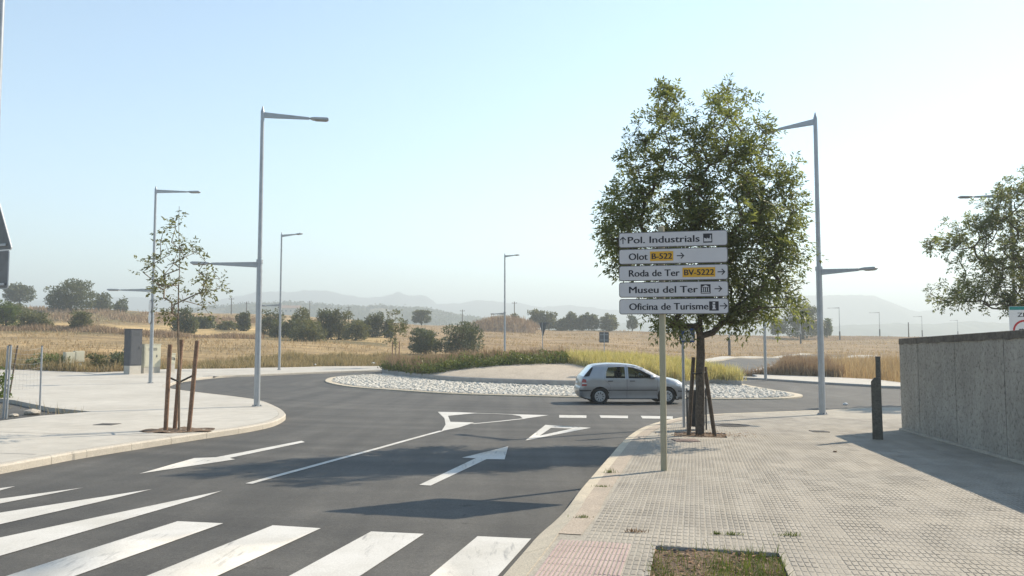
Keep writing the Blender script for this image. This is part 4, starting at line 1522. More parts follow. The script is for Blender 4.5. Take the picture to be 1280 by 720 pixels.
def warning_backs():
    Y = 13.6
    x = (-13 - 640) / FPX * Y
    b = Vector((x - 0.05, Y, Tf(x, Y) + PAVE))
    root = thing('warning_sign', b, 'grey backs of a triangular sign and a plate cut by the picture edge', 'sign', rz=R(-24))
    zt = P(0, 236, Y).z - b.z; z1 = P(0, 313.5, Y).z - b.z; z2 = P(0, 361, Y).z - b.z
    simple_post(root, zt - 0.1, 0.03)
    k = Y / FPX
    def rtri(hw, za, zb, r_): return [(-hw, za), (hw, za), (hw + 0.015, za + 0.03), (0.03, zb), (-0.03, zb), (-hw - 0.015, za + 0.03)]
    hw = 0.50
    tr = MB().prism(rtri(hw, z1 + 0.004, zt, 0.03), 0.035, 0.05, 'y').build('triangular_plate', 'sign_back', root)
    rim = MB()
    pts = rtri(hw, z1 + 0.004, zt, 0.03)
    rim.tube([(p[0], 0.043, p[1]) for p in pts + [pts[0]]], 0.012, 6, cap=False)
    rim.build('plate_rim', 'sign_white', tr)
    hw = 0.455
    rc = MB().prism(rrect(-hw, hw, z2, z1 - 0.012, 0.03), 0.035, 0.05, 'y').build('rectangular_plate', 'sign_back', root)
    rim = MB()
    pts = rrect(-hw, hw, z2, z1 - 0.012, 0.03)
    rim.tube([(p[0], 0.043, p[1]) for p in pts + [pts[0]]], 0.010, 6, cap=False)
    rim.build('plate_rim', 'steel', rc)
    for z in (z1 + 0.09, z2 + 0.07):
        MB().box((-0.40, 0.012, z - .02), (0.40, 0.0345, z + .02)).build('bracket', 'steel', root)
warning_backs()

def zone_sign():
    Y = 19.0
    x = (1278.5 - 640) / FPX * Y
    b = Vector((x, Y, Tf(x, Y)))
    root = thing('zone_sign', b, 'white zone sign with teal band and red ring showing over the wall', 'sign', rz=R(-8))
    zt = P(1270, 383, Y).z - b.z
    w = 0.325
    simple_post(root, zt - .1, 0.03)
    pl_ = MB().prism(rrect(-w, w, zt - 0.95, zt, 0.02), -0.06, -0.04, 'y').build('sign_plate', 'sign_white', root)
    q = MB(); flat_poly(q, [(-w + .005, zt - .085), (w - .005, zt - .085), (w - .005, zt - .005), (-w + .005, zt - .005)], -0.062)
    q.build('teal_band', 'sign_teal', pl_)
    me = text_mesh('ZBE', 0.10, 0.30)
    me.transform(Matrix.Translation((-0.15, -0.063, zt - 0.25)) @ Matrix.Rotation(R(90), 4, 'X'))
    link('lettering', me, 'sign_ink', pl_)
    q = MB()
    n = 28
    zc, ro, ri = zt - 0.58, 0.26, 0.215
    for i in range(n):
        a, b2 = 2 * math.pi * i / n, 2 * math.pi * (i + 1) / n
        flat_poly(q, [(ro * math.cos(a), zc + ro * math.sin(a)), (ro * math.cos(b2), zc + ro * math.sin(b2)), (ri * math.cos(b2), zc + ri * math.sin(b2)), (ri * math.cos(a), zc + ri * math.sin(a))], -0.0625)
    q.build('red_ring', 'sign_red', pl_)
    q = MB()
    for i, (cx, r_) in enumerate(((-0.10, .028), (-0.05, .032), (0.0, .028))):
        flat_poly(q, [(cx + r_ * math.cos(t * math.pi / 4), zc + .02 + r_ * math.sin(t * math.pi / 4)) for t in range(8)], -0.0632 - i * 0.0005)
    flat_poly(q, [(0.04, zc), (0.15, zc), (0.15, zc + .04), (0.12, zc + .045), (0.10, zc + .075), (0.06, zc + .075), (0.04, zc + .04)], -0.0632)
    q.build('car_pictogram', 'sign_ink', pl_)
zone_sign()

def disc_signs():
    b = G(188, 479, PAVE)
    for v, lab in ((383, 'upper of two round signs seen edge-on on the lamp by the cabinets'), (397, 'lower of two round signs seen edge-on on the lamp by the cabinets')):
        z = P(188, v, b.y).z
        root = thing('round_sign', (b.x, b.y, z), lab, 'sign', 'round signs on the lamp by the cabinets', rz=R(127))
        mb = MB()
        n = 20
        poly = [(0.30 * math.cos(2 * math.pi * i / n), 0.30 * math.sin(2 * math.pi * i / n)) for i in range(n)]
        mb.prism(poly, 0.09, 0.11, 'y').build('sign_plate', 'sign_back', root)
        MB().prism([(0.94 * a, 0.94 * c_) for a, c_ in poly], 0.1105, 0.114, 'y').build('sign_face', 'sign_white', root)
        MB().box((-.03, -.09, -.03), (.03, .0895, .03)).build('bracket', 'steel', root)
disc_signs()

# ---- dark notched post
def notched_post():
    b = G(1097.5, 549, PAVE)
    k = b.y / FPX
    root = thing('notched_post', b, 'dark weathered post with a taller slim board beside the concrete wall', 'post', rz=R(-26))
    h1 = P(1097, 472, b.y).z - b.z; h2 = P(1097, 447, b.y).z - b.z; h3 = P(1097, 477, b.y).z - b.z
    MB().prism([(-6.0 * k, -0.05), (6.0 * k, -0.05), (4.9 * k, h1), (-2.4 * k, h1), (-6.2 * k, h3)], -0.04, 0.04, 'y').build('lower_post', 'bollard', root, bevel=0.006)
    MB().box((-0.6 * k, 0.052, -0.02), (5.2 * k, 0.10, h2)).build('upright_board', 'bollard', root, bevel=0.004)
    MB().box((-0.8 * k, 0.046, h2 + 0.001), (5.4 * k, 0.106, h2 + 0.02)).build('board_cap', 'steel_dark', root)
notched_post()

# ---- litter bin
def bin_():
    b = G(877, 540, PAVE)
    b = b + Vector((0.03, 0.55, 0)); b.z = zp1(b.x, b.y)
    root = thing('litter_bin', b, 'dark cylindrical litter bin standing behind the tree trunk', 'bin')
    mb = MB().lathe([(0.155, 0.07), (0.165, 0.10), (0.17, 0.76), (0.18, 0.78), (0.18, 0.82), (0.15, 0.82), (0.15, 0.72)], 20, cap=False)
    mb.build('body', 'bin', root, smooth=True)
    MB().lathe([(0.15, 0.10), (0.0, 0.10)], 20, cap=False).build('floor', 'bin', root)
    for s in (-1, 1):
        MB().tube([(0.20 * s, 0, -0.02), (0.20 * s, 0, 0.86)], 0.018, 8).build('support_post', 'steel_dark', root)
        MB().tube([(0.20 * s, 0, 0.66), (0.165 * s, 0, 0.66)], 0.012, 6).build('pivot', 'steel_dark', root)
bin_()

# ---- cabinets and boxes behind the pavement
def cabinet(u0, u1, vb, vt, vpl, Y, depth, m_, label, rz=0.0, side=None):
    um = (u0 + u1) / 2
    b = at_depth(um, Y, PAVE * 0.5)
    k = Y / FPX
    w = (u1 - u0) * k / 2
    zt = P(um, vt, Y).z - b.z; zb = P(um, vpl, Y).z - b.z
    root = thing('utility_cabinet', b, label, 'cabinet', rz=rz)
    MB().box((-w + .02, 0.02, -0.2), (w - .02, depth - 0.02, zb - 0.001)).build('plinth', 'slab', root)
    body = MB().box((-w, 0, zb), (w, depth, zt)).build('body', m_, root, bevel=0.015)
    MB().box((-w - .02, -0.02, zt + 0.001), (w + .02, depth + 0.02, zt + 0.05)).build('roof', m_, root, bevel=0.01)
    d = MB().box((-w + 0.06, -0.012, zb + 0.08), (w - 0.06, -0.001, zt - 0.08)).build('door', m_, root)
    MB().box((w * 0.45, -0.035, (zb + zt) / 2 - 0.07), (w * 0.45 + 0.05, -0.0125, (zb + zt) / 2 + 0.07)).build('handle', 'steel_dark', d)
    for i in range(3):
        MB().box((-w * 0.5, -0.018, zt - 0.22 - i * 0.06), (w * 0.5, -0.0125, zt - 0.19 - i * 0.06)).build('vent', 'steel_dark', d)
    return root
cabinet(163, 180, 465, 412, 457, 47.0, 0.55, 'cabinet_dark', 'tall dark grey utility cabinet on a pale plinth beside the lamp', rz=R(62))
cabinet(180.5, 204, 465, 431, 459, 48.2, 0.4, 'cabinet_cream', 'wide cream utility cabinet right behind the lamp post', rz=R(60))
cabinet(213.5, 221.5, 464, 442.5, 455, 49.0, 0.3, 'cabinet_cream', 'small cream utility box on a pale pedestal seen between the sapling stakes', rz=R(60))
def meter_box():
    Y = 50.0
    b = at_depth(96, Y)
    z0 = P(96, 454, Y).z - b.z; z1 = P(96, 440, Y).z - b.z
    root = thing('meter_box', b, 'low pale double meter box leaning among the green weeds', 'box', rz=R(60))
    for x0, x1, dz in ((-0.62, -0.01, 0.0), (0.0, 0.60, 0.06)):
        bd = MB().box((x0, 0, z0 + dz), (x1, 0.28, z1 + dz)).build('box_body', 'cabinet_cream', root, bevel=0.01)
        MB().box((x0 + .05, -0.012, z0 + dz + .06), (x1 - .05, -0.001, z1 + dz - .06)).build('box_door', 'cabinet_cream', bd)
    MB().box((-0.5, 0.06, -0.2), (0.5, 0.22, z0 - 0.001)).build('plinth', 'slab', root)
meter_box()

# ---- wire fence on the left: leaning posts with sagging wires
def fence():
    posts = [((6, 525), (12.5, 432), 'double steel fence post, nearest and tallest of the three'), ((10.5, 499), (22, 432.5), 'leaning dark fence post behind the wire mesh'), ((49.5, 519.5), (52.5, 433), 'thin upright fence post at the end of the wire mesh')]
    tops = []
    for i, (b_, t_, lab) in enumerate(posts):
        b = G(b_[0], b_[1], -0.03)
        tp_ = P(t_[0], t_[1], b.y + (0.0 if i != 1 else 0.3))
        root = thing('fence_post', b, lab, 'fence post', 'posts of the wire fence')
        d = tp_ - b
        if i == 0:
            for s in (-0.045, 0.03):
                MB().tube([(s, 0, -0.1), (d.x + s, d.y, d.z)], 0.026, 8).build('post_tube', 'steel', root)
        else:
            MB().tube([(0, 0, -0.1), (d.x, d.y, d.z)], 0.028 if i == 1 else 0.024, 8).build('post_tube', 'steel' if i == 2 else 'stake_grey', root)
        MB().tube([(d.x, d.y, d.z), (d.x, d.y, d.z + 0.02)], 0.032, 8).build('post_cap', 'steel_dark', root)
        tops.append((b, tp_))
    (b0, t0), (b1, t1), (b2, t2) = tops
    root = thing('wire_fencing', b1, 'sagging wire fencing strung between the leaning fence posts', 'fencing')
    r = random.Random(4)
    o = b1
    for i in range(9):
        f = 0.42 + 0.56 * i / 8
        pa, pb = b0.lerp(t0, f), b2.lerp(t2, f)
        pts = []
        for k in range(9):
            q = pa.lerp(pb, k / 8) - o
            q.z -= 0.05 * math.sin(math.pi * k / 8) * (1 + 0.5 * r.random())
            pts.append(q)
        MB().tube(pts, 0.002, 4, cap=False).build('horizontal_wire', 'steel', root)
    for i in range(1, 9):
        g = i / 9
        pa = b0.lerp(t0, 0.42).lerp(b2.lerp(t2, 0.42), g) - o
        pb = b0.lerp(t0, 0.98).lerp(b2.lerp(t2, 0.98), g) - o
        MB().tube([pa - Vector((0, 0, .05)), pb - Vector((0, 0, 0.06))], 0.0012, 4, cap=False).build('vertical_wire', 'steel', root)
fence()

# ---- covers in the pavements
def cover(u, v, r_, m_, label, square_=False, nm='manhole_cover', zf=None):
    p = G(u, v, PAVE)
    z = zp1(p.x, p.y) + 0.004 if u > 600 else p.z + 0.004
    root = thing(nm, (p.x, p.y, z), label, 'cover')
    root.rotation_euler = (math.atan(-0.02), math.atan(0.009), 0)
    if square_:
        MB().box((-r_, -r_, -0.02), (r_, r_, 0.004)).build('lid', m_, root)
        MB().box((-r_ * .5, -r_ * .5, 0.0045), (r_ * .5, r_ * .5, 0.008)).build('boss', m_, root)
    else:
        MB().lathe([(r_ * 1.12, -0.02), (r_ * 1.12, 0.003), (r_ * 1.02, 0.003)], 24, cap=False).build('ring', m_, root)
        MB().lathe([(r_, -0.01), (r_, 0.005)], 24).build('lid', m_, root)
        for i in range(-2, 3):
            MB().box((-r_ * .7, i * r_ * .28 - .012, 0.0055), (r_ * .7, i * r_ * .28 + .012, 0.009)).build('rib', m_, root)
cover(914, 531.5, 0.36, 'iron', 'round dark manhole cover on the tiles near the tree')
cover(1024, 539.2, 0.16, 'iron', 'small dark cover in the tiles in front of the steel lamp', True, 'access_cover')
cover(857, 550.5, 0.22, 'iron_red', 'rusty reddish access cover between sign post and tree', True, 'access_cover')
cover(134, 530.5, 0.20, 'iron', 'dark access cover in the pale concrete pavement', True, 'access_cover')
cover(264, 470.0, 0.35, 'kerb_grey', 'grey cover in the back pavement near the asphalt edge', True, 'access_cover')

# ---- stones, litter
def stone(u, v, s, label, m_='stone', dz=0.0, nm='stone', cat='stone', flat=0.55):
    p = G(u, v, dz)
    bm = bmesh.new()
    bmesh.ops.create_icosphere(bm, subdivisions=2, radius=s)
    r = random.Random(int(u * 7 + v))
    for q in bm.verts:
        q.co *= 1 + r.uniform(-0.16, 0.16)
        q.co.z *= flat
        q.co.x *= 1.25
    me = bpy.data.meshes.new(nm)
    bm.to_mesh(me); bm.free()
    o = link(nm, me, m_)
    o.location = (p.x, p.y, p.z + s * flat * 0.6)
    tag(o, label, cat)
stone(40, 518.5, 0.17, 'pale rounded stone lying in the soil patch by the fence post')
stone(17, 521, 0.10, 'small pale stone at the corner of the soil patch near the double post')
stone(1057, 506.5, 0.07, 'crumpled white litter on the road behind the lamp', 'paper', nm='crumpled_paper', cat='litter', flat=0.8)
stone(467, 455.5, 0.13, 'larger white litter bag in the dry grass behind the pavement', 'paper', 0.15, 'litter_bag', 'litter', 0.9)
stone(394, 456.5, 0.08, 'small white scrap of litter in the dry grass near the thin lamp', 'paper', 0.15, 'litter_bag', 'litter', 0.9)
stone(1044, 565, 0.025, 'small dark clod on the tiles in front of the notched post', 'soil', PAVE, 'clod', 'clod')
# ---- silver hatchback
def car_mats():
    m, nt, b, out = new_mat('silver_car_paint')
    b.inputs['Base Color'].default_value = (0.46, 0.485, 0.52, 1)
    b.inputs['Metallic'].default_value = 0.65
    b.inputs['Roughness'].default_value = 0.38
    b.inputs['Coat Weight'].default_value = 0.6
    b.inputs['Coat Roughness'].default_value = 0.05
    v = coords(nt, 'obj')
    n = noise(nt, v, 3, 3)
    c = ramp(nt, n, [(0.3, (0.32, 0.33, 0.345)), (0.7, (0.37, 0.38, 0.395))])
    nt.links.new(c, b.inputs['Base Color'])
    M['car'] = m
    m, nt, b, out = new_mat('car_glass')
    tr = N(nt, 'ShaderNodeBsdfTransparent'); tr.inputs[0].default_value = (0.42, 0.47, 0.45, 1)
    gl = N(nt, 'ShaderNodeBsdfGlossy'); gl.inputs['Roughness'].default_value = 0.03
    fr = N(nt, 'ShaderNodeFresnel'); fr.inputs[0].default_value = 1.2
    mx = N(nt, 'ShaderNodeMixShader')
    nt.links.new(fr.outputs[0], mx.inputs[0]); nt.links.new(tr.outputs[0], mx.inputs[1]); nt.links.new(gl.outputs[0], mx.inputs[2])
    nt.links.new(mx.outputs[0], out.inputs['Surface'])
    M['glass'] = m
    M['car_black'] = mat('car_black_trim', (0.025, 0.025, 0.027), (0.02, 0.02, 0.022), 5, 0.6, space='obj')
    M['car_grey'] = mat('car_grey_trim', (0.09, 0.092, 0.095), (0.075, 0.077, 0.08), 5, 0.6, space='obj')
    M['seat'] = mat('seat_fabric', (0.07, 0.07, 0.075), (0.05, 0.05, 0.055), 9, 0.9, space='obj')
    M['red_lens'] = mat('red_lamp_lens', (0.33, 0.02, 0.02), (0.28, 0.015, 0.015), 5, 0.2, space='obj', spec=0.6)
    M['clear_lens'] = mat('clear_lamp_lens', (0.62, 0.63, 0.64), (0.5, 0.51, 0.52), 5, 0.15, space='obj', spec=0.7)
    M['amber'] = mat('amber_lens', (0.6, 0.22, 0.03), (0.5, 0.2, 0.03), 5, 0.2, space='obj', spec=0.6)
    M['rim'] = mat('silver_wheel_cover', (0.45, 0.46, 0.47), (0.38, 0.39, 0.40), 5, 0.4, metallic=0.6, space='obj')
car_mats()

def build_car():
    L = 3.97
    outline = [(0.12, 0.27), (0.04, 0.36), (0.0, 0.50), (0.01, 0.60), (0.05, 0.66), (0.07, 0.82), (0.11, 0.95), (0.20, 1.06), (0.40, 1.28), (0.50, 1.368), (0.62, 1.408), (0.86, 1.437), (1.15, 1.452), (1.55, 1.445), (1.90, 1.415), (2.15, 1.37), (2.36, 1.295), (2.62, 1.165), (2.86, 1.035), (3.02, 0.965), (3.25, 0.915), (3.50, 0.845), (3.70, 0.765), (3.84, 0.675), (3.92, 0.575), (3.965, 0.48), (3.96, 0.36), (3.88, 0.25), (3.70, 0.20)]
    RWX, FWX, WR = 0.74, 3.20, 0.295
    def arch(cx, rad, a0, a1, n=10):
        return [(cx + rad * math.cos(R(a0 + (a1 - a0) * k / n)), 0.295 + rad * math.sin(R(a0 + (a1 - a0) * k / n))) for k in range(n + 1)]
    AR = 0.355
    dz = 0.19
    a = math.degrees(math.asin((dz - 0.295) / AR))
    sill = [(FWX + AR * math.cos(R(a)), dz)] + arch(FWX, AR, a, 180 - a)[1:] + arch(RWX, AR, a, 180 - a)
    full = outline + sill                       # closed side outline
    OL = np.array(outline)
    def dist_top(p):
        d = np.full(len(p), 9.0)
        for q0, q1 in zip(OL[:-1], OL[1:]):
            ab = q1 - q0
            t = np.clip(((p - q0) @ ab) / (ab @ ab), 0, 1)
            d = np.minimum(d, np.hypot(*(p - q0 - t[:, None] * ab).T))
        return d
    def halfw(x, z, d=None):
        x = np.asarray(x, float); z = np.asarray(z, float)
        if d is None: d = dist_top(np.column_stack([x.ravel(), z.ravel()])).reshape(x.shape)
        w = 0.82 - 0.22 * np.clip((x - 3.25) / 0.72, 0, 1) ** 2.2 - 0.10 * np.clip((0.6 - x) / 0.6, 0, 1) ** 2
        w = w - 0.36 * np.maximum(0, z - 0.93) - 0.05 * np.clip((0.93 - z) / 0.6, 0, 1) ** 2 + 0.012 * np.exp(-((z - 0.62) / 0.1) ** 2)
        w = w - 0.075 * (1 - np.clip(d / 0.16, 0, 1)) ** 2
        return w
    b = G(787, 503.5)
    S = 0.945
    root = thing('silver_car', (b.x, b.y, b.z), 'silver five-door hatchback driving round the roundabout behind the sign post', 'car', rz=R(4))
    cx = L / 2
    def place(V):
        V = np.asarray(V, float).copy()
        V[:, 0] -= cx
        return V * S
    yoff = 0.82
    def side_panel(name, poly, side, m_, parent, holes=(), push=0.0, step=0.07):
        me2 = sheet(poly, lambda x, y: 0 * x, step, holes=holes)
        n = len(me2.vertices)
        co = np.zeros(n * 3, np.float32); me2.vertices.foreach_get('co', co); co = co.reshape(-1, 3)
        x, z = co[:, 0], co[:, 1]
        w = halfw(x, z) + push
        V = np.column_stack([x, side * w, z])
        F = np.array([p.vertices for p in me2.polygons])
        if side > 0: F = F[:, ::-1]
        bpy.data.meshes.remove(me2)
        o = link(name, np_mesh(name, place(V), F), m_, parent, smooth=True)
        return o
    rear_win = [(0.95, 0.955), (0.99, 1.20), (1.06, 1.335), (1.40, 1.352), (1.66, 1.352), (1.66, 0.945)]
    front_win = [(1.78, 0.943), (1.78, 1.35), (1.98, 1.322), (2.22, 1.242), (2.50, 1.10), (2.74, 0.965), (2.74, 0.93)]
    rear_door = [(1.04, 0.36), (1.10, 0.53), (1.14, 0.66), (1.02, 0.80), (0.91, 0.90), (0.92, 1.05), (0.97, 1.25), (1.03, 1.385), (1.715, 1.40), (1.715, 0.235), (1.09, 0.235)]
    front_door = [(1.727, 0.235), (1.727, 1.40), (2.0, 1.36), (2.25, 1.265), (2.52, 1.13), (2.80, 0.975), (2.83, 0.93), (2.83, 0.42), (2.76, 0.235)]
    def grow_poly(p, d):
        c = np.mean(p, axis=0)
        return offset(p if signed_area(p) > 0 else list(reversed(p)), d, True)
    for side in (-1, 1):
        side_panel('side_panel', full, side, 'car', root, holes=[grow_poly(rear_door, -0.005), grow_poly(front_door, -0.005)])
        for nm, dp, wp, hx in (('rear_door', rear_door, rear_win, 1.03), ('front_door', front_door, front_win, 1.83)):
            d_ = side_panel(nm, dp, side, 'car', root, holes=[wp])
            side_panel('window_glass', grow_poly(wp, -0.012), side, 'glass', d_, push=-0.012)
            # black surround strip
            for q0, q1 in zip(wp, wp[1:] + wp[:1]):
                pass
            hw_ = float(halfw(np.array([hx + 0.09]), np.array([0.845]))[0])
            V = place([(hx, side * (hw_ + .006), 0.83), (hx + 0.18, side * (hw_ + .006), 0.83), (hx + 0.18, side * (hw_ + .006), 0.862), (hx, side * (hw_ + .006), 0.862),
                       (hx + .01, side * (hw_ + .03), 0.835), (hx + 0.17, side * (hw_ + .03), 0.835), (hx + 0.17, side * (hw_ + .03), 0.857), (hx + .01, side * (hw_ + .03), 0.857)])
            MB().add(V, [(4, 5, 6, 7), (0, 1, 5, 4), (1, 2, 6, 5), (2, 3, 7, 6), (3, 0, 4, 7)]).build('handle', 'car_grey', d_)
            # dark lining behind the door gap
        # dark backing behind the shut lines
        side_panel('shut_line', [(0.86, 0.22), (0.86, 0.93), (2.88, 0.93), (2.88, 0.22)], side, 'car_black', root, push=-0.03, step=0.3)
        side_panel('window_pillar', [(1.655, 0.93), (1.655, 1.40), (1.79, 1.395), (1.79, 0.93)], side, 'car_black', root, push=-0.02, step=0.3)
        side_panel('rub_strip', [(1.02, 0.50), (1.02, 0.535), (2.84, 0.53), (2.84, 0.495)], side, 'car_grey', root, push=0.012, step=0.2)
        side_panel('sill_trim', [(1.10, 0.19), (1.10, 0.225), (2.83, 0.225), (2.83, 0.19)], side, 'car_grey', root, push=0.006, step=0.3)
        tl = side_panel('tail_light', [(0.085, 0.66), (0.095, 0.84), (0.13, 0.93), (0.24, 0.90), (0.26, 0.68)], side, 'red_lens', root, push=0.006, step=0.06)
        side_panel('reversing_lens', [(0.10, 0.74), (0.11, 0.79), (0.25, 0.79), (0.255, 0.74)], side, 'clear_lens', tl, push=0.009, step=0.06)
        side_panel('head_light', [(3.50, 0.70), (3.56, 0.79), (3.70, 0.74), (3.83, 0.65), (3.86, 0.58), (3.70, 0.60)], side, 'clear_lens', root, push=0.006, step=0.06)
        bt = side_panel('bumper_trim', [(0.02, 0.47), (0.012, 0.53), (0.42, 0.53), (0.43, 0.49)], side, 'car_grey', root, push=0.008, step=0.1)
        side_panel('bumper_trim', [(3.60, 0.45), (3.60, 0.50), (3.955, 0.47), (3.955, 0.43)], side, 'car_grey', root, push=0.008, step=0.1)
        # mirror
        hw_ = float(halfw(np.array([2.66]), np.array([0.99]))[0])
        mm = MB()
        for k, (px, pr) in enumerate(((-0.10, .045), (-0.06, .075), (0.02, .07), (0.08, .03))):
            ring = []
            for t in range(10):
                an = 2 * math.pi * t / 10
                ring.append((2.66 + px, side * (hw_ + 0.13) + side * math.cos(an) * pr * 1.25, 0.985 + math.sin(an) * pr))
            mm.v += [tuple(q) for q in place(ring)]
        for k in range(3):
            for t in range(10):
                t2 = (t + 1) % 10
                mm.f.append((k * 10 + t, k * 10 + t2, k * 10 + 10 + t2, k * 10 + 10 + t))
        mm.f += [tuple(range(9, -1, -1)), tuple(range(30, 40))]
        mir = mm.build('wing_mirror', 'car', root, smooth=True)
        stalk = place([(2.66, side * (hw_ - 0.01), 0.95), (2.66, side * (hw_ + 0.09), 0.965)])
        MB().tube([Vector(q) for q in stalk], 0.028, 8).build('mirror_stalk', 'car_black', mir)
    # skin running over the top from rear bumper to front bumper
    pts = []
    for q0, q1 in zip(outline[:-1], outline[1:]):
        n = max(1, int(math.hypot(q1[0] - q0[0], q1[1] - q0[1]) / 0.06))
        for k in range(n): pts.append((q0[0] + (q1[0] - q0[0]) * k / n, q0[1] + (q1[1] - q0[1]) * k / n))
    pts.append(outline[-1])
    pts = np.array(pts)
    w = halfw(pts[:, 0], pts[:, 1], np.zeros(len(pts)))
    tan_ = np.gradient(pts, axis=0)
    nrm = np.column_stack([-tan_[:, 1], tan_[:, 0]]); nrm /= np.linalg.norm(nrm, axis=1)[:, None]
    K = 13
    s = np.linspace(-1, 1, K)
    bul = np.where(pts[:, 0] < 0.3, 0.05, np.where(pts[:, 0] > 3.4, 0.10, 0.035))
    bul = np.convolve(np.pad(bul, 4, 'edge'), np.ones(9) / 9, 'valid')
    prof = (1 - np.abs(s) ** 2.4)
    V = np.zeros((len(pts), K, 3))
    V[:, :, 0] = pts[:, :1] + nrm[:, :1] * bul[:, None] * prof[None]
    V[:, :, 2] = pts[:, 1:] + nrm[:, 1:] * bul[:, None] * prof[None]
    V[:, :, 1] = w[:, None] * s[None]
    def strip(name, i0, i1, k0, k1, m_, parent, lift=0.0):
        sub = V[i0:i1 + 1, k0:k1 + 1].copy()
        sub[:, :, 0] += nrm[i0:i1 + 1, :1] * lift; sub[:, :, 2] += nrm[i0:i1 + 1, 1:] * lift
        a_, b_ = sub.shape[:2]
        idx = np.arange(a_ * b_).reshape(a_, b_)
        F = np.stack([idx[:-1, :-1], idx[:-1, 1:], idx[1:, 1:], idx[1:, :-1]], -1).reshape(-1, 4)
        return link(name, np_mesh(name, place(sub.reshape(-1, 3)), F), m_, parent, smooth=True)
    X_ = pts[:, 0]
    ix = lambda x: int(np.argmin(np.abs(X_ - x)))
    iz = lambda x, z: int(np.argmin(np.hypot(pts[:, 0] - x, pts[:, 1] - z)))
    i_rb, i_rt = iz(0.15, 1.0), iz(0.48, 1.35)
    i_wt, i_wb = iz(2.24, 1.335), iz(2.95, 0.99)
    last = len(pts) - 1
    i_bt = iz(0.05, 0.66)
    strip('rear_bumper', 0, i_bt, 0, K - 1, 'car', root)
    tg = strip('tailgate', i_bt, i_rb, 0, K - 1, 'car', root)
    strip('rear_window', i_rb, i_rt, 0, K - 1, 'glass', root)
    for side in (-1, 1):
        side_panel('rear_window_edge', [(0.175, 1.0), (0.21, 1.06), (0.40, 1.275), (0.48, 1.345), (0.51, 1.315), (0.35, 1.02)], side, 'car_black', root, push=0.006, step=0.08)
    strip('roof', i_rt, i_wt, 0, K - 1, 'car', root)
    strip('windscreen_pillar', i_wt, i_wb, 0, 1, 'car', root); strip('windscreen_pillar', i_wt, i_wb, K - 2, K - 1, 'car', root)
    strip('windscreen', i_wt, i_wb, 1, K - 2, 'glass', root)
    i_h = iz(3.78, 0.72)
    strip('bonnet', i_wb, i_h, 0, K - 1, 'car', root)
    strip('front_bumper', i_h, last, 0, K - 1, 'car', root)
    strip('grille', iz(3.86, 0.65), iz(3.94, 0.53), 4, K - 5, 'car_black', root, 0.006)
    strip('number_plate', iz(0.06, 0.70), iz(0.075, 0.82), 4, K - 5, 'sign_white', tg, 0.008)
    # floor pan and wheel wells
    MB().box(tuple(place([(0.2, -0.70, 0.19)])[0]), tuple(place([(3.8, 0.70, 0.24)])[0])).build('floor_pan', 'car_black', root)
    for wx in (RWX, FWX):
        n = 12
        prof_ = [(wx + 0.36 * math.cos(math.pi * k / n), 0.295 + 0.36 * math.sin(math.pi * k / n)) for k in range(n + 1)]
        mb = MB()
        for sd in (-1, 1):
            y0, y1 = sd * 0.79, sd * 0.50
            b0 = len(mb.v)
            mb.v += [tuple(q) for q in place([(p[0], y0, p[1]) for p in prof_] + [(p[0], y1, p[1]) for p in prof_])]
            m1 = n + 1
            mb.f += [(b0 + i, b0 + i + 1, b0 + m1 + i + 1, b0 + m1 + i) for i in range(n)]
            mb.f.append(tuple(b0 + m1 + i for i in range(m1)))
        mb.build('wheel_arch', 'car_black', root)
    # seats and dashboard
    for sx, w_ in ((1.55, 0.52), (0.70, 1.2)):
        for sy in ((-0.36, 0.36) if sx > 1 else (0.0,)):
            q = MB()
            lo = place([(sx, sy - w_ / 2, 0.30)])[0]; hi = place([(sx + 0.55, sy + w_ / 2, 0.52)])[0]
            q.box(tuple(lo), tuple(hi))
            lo = place([(sx - 0.06, sy - w_ / 2, 0.50)])[0]; hi = place([(sx + 0.10, sy + w_ / 2, 0.98)])[0]
            q.box(tuple(lo), tuple(hi))
            st = q.build('seat', 'seat', root, bevel=0.04)
            q = MB()
            for hy in ((sy,) if sx > 1 else (-0.36, 0.36)):
                lo = place([(sx - 0.05, hy - 0.13, 0.99)])[0]; hi = place([(sx + 0.05, hy + 0.13, 1.16)])[0]
                q.box(tuple(lo), tuple(hi))
            q.build('headrest', 'seat', st, bevel=0.03)
    MB().box(tuple(place([(2.45, -0.68, 0.62)])[0]), tuple(place([(3.0, 0.68, 0.90)])[0])).build('dashboard', 'seat', root, bevel=0.04)
    ring = [(2.36 - 0.06 * math.sin(t * math.pi / 8), 0.36 + 0.18 * math.cos(t * math.pi / 8), 0.92 + 0.17 * math.sin(t * math.pi / 8)) for t in range(17)]
    MB().tube([Vector(q) for q in place(ring)], 0.014, 6, cap=False).build('steering_wheel', 'car_black', root)
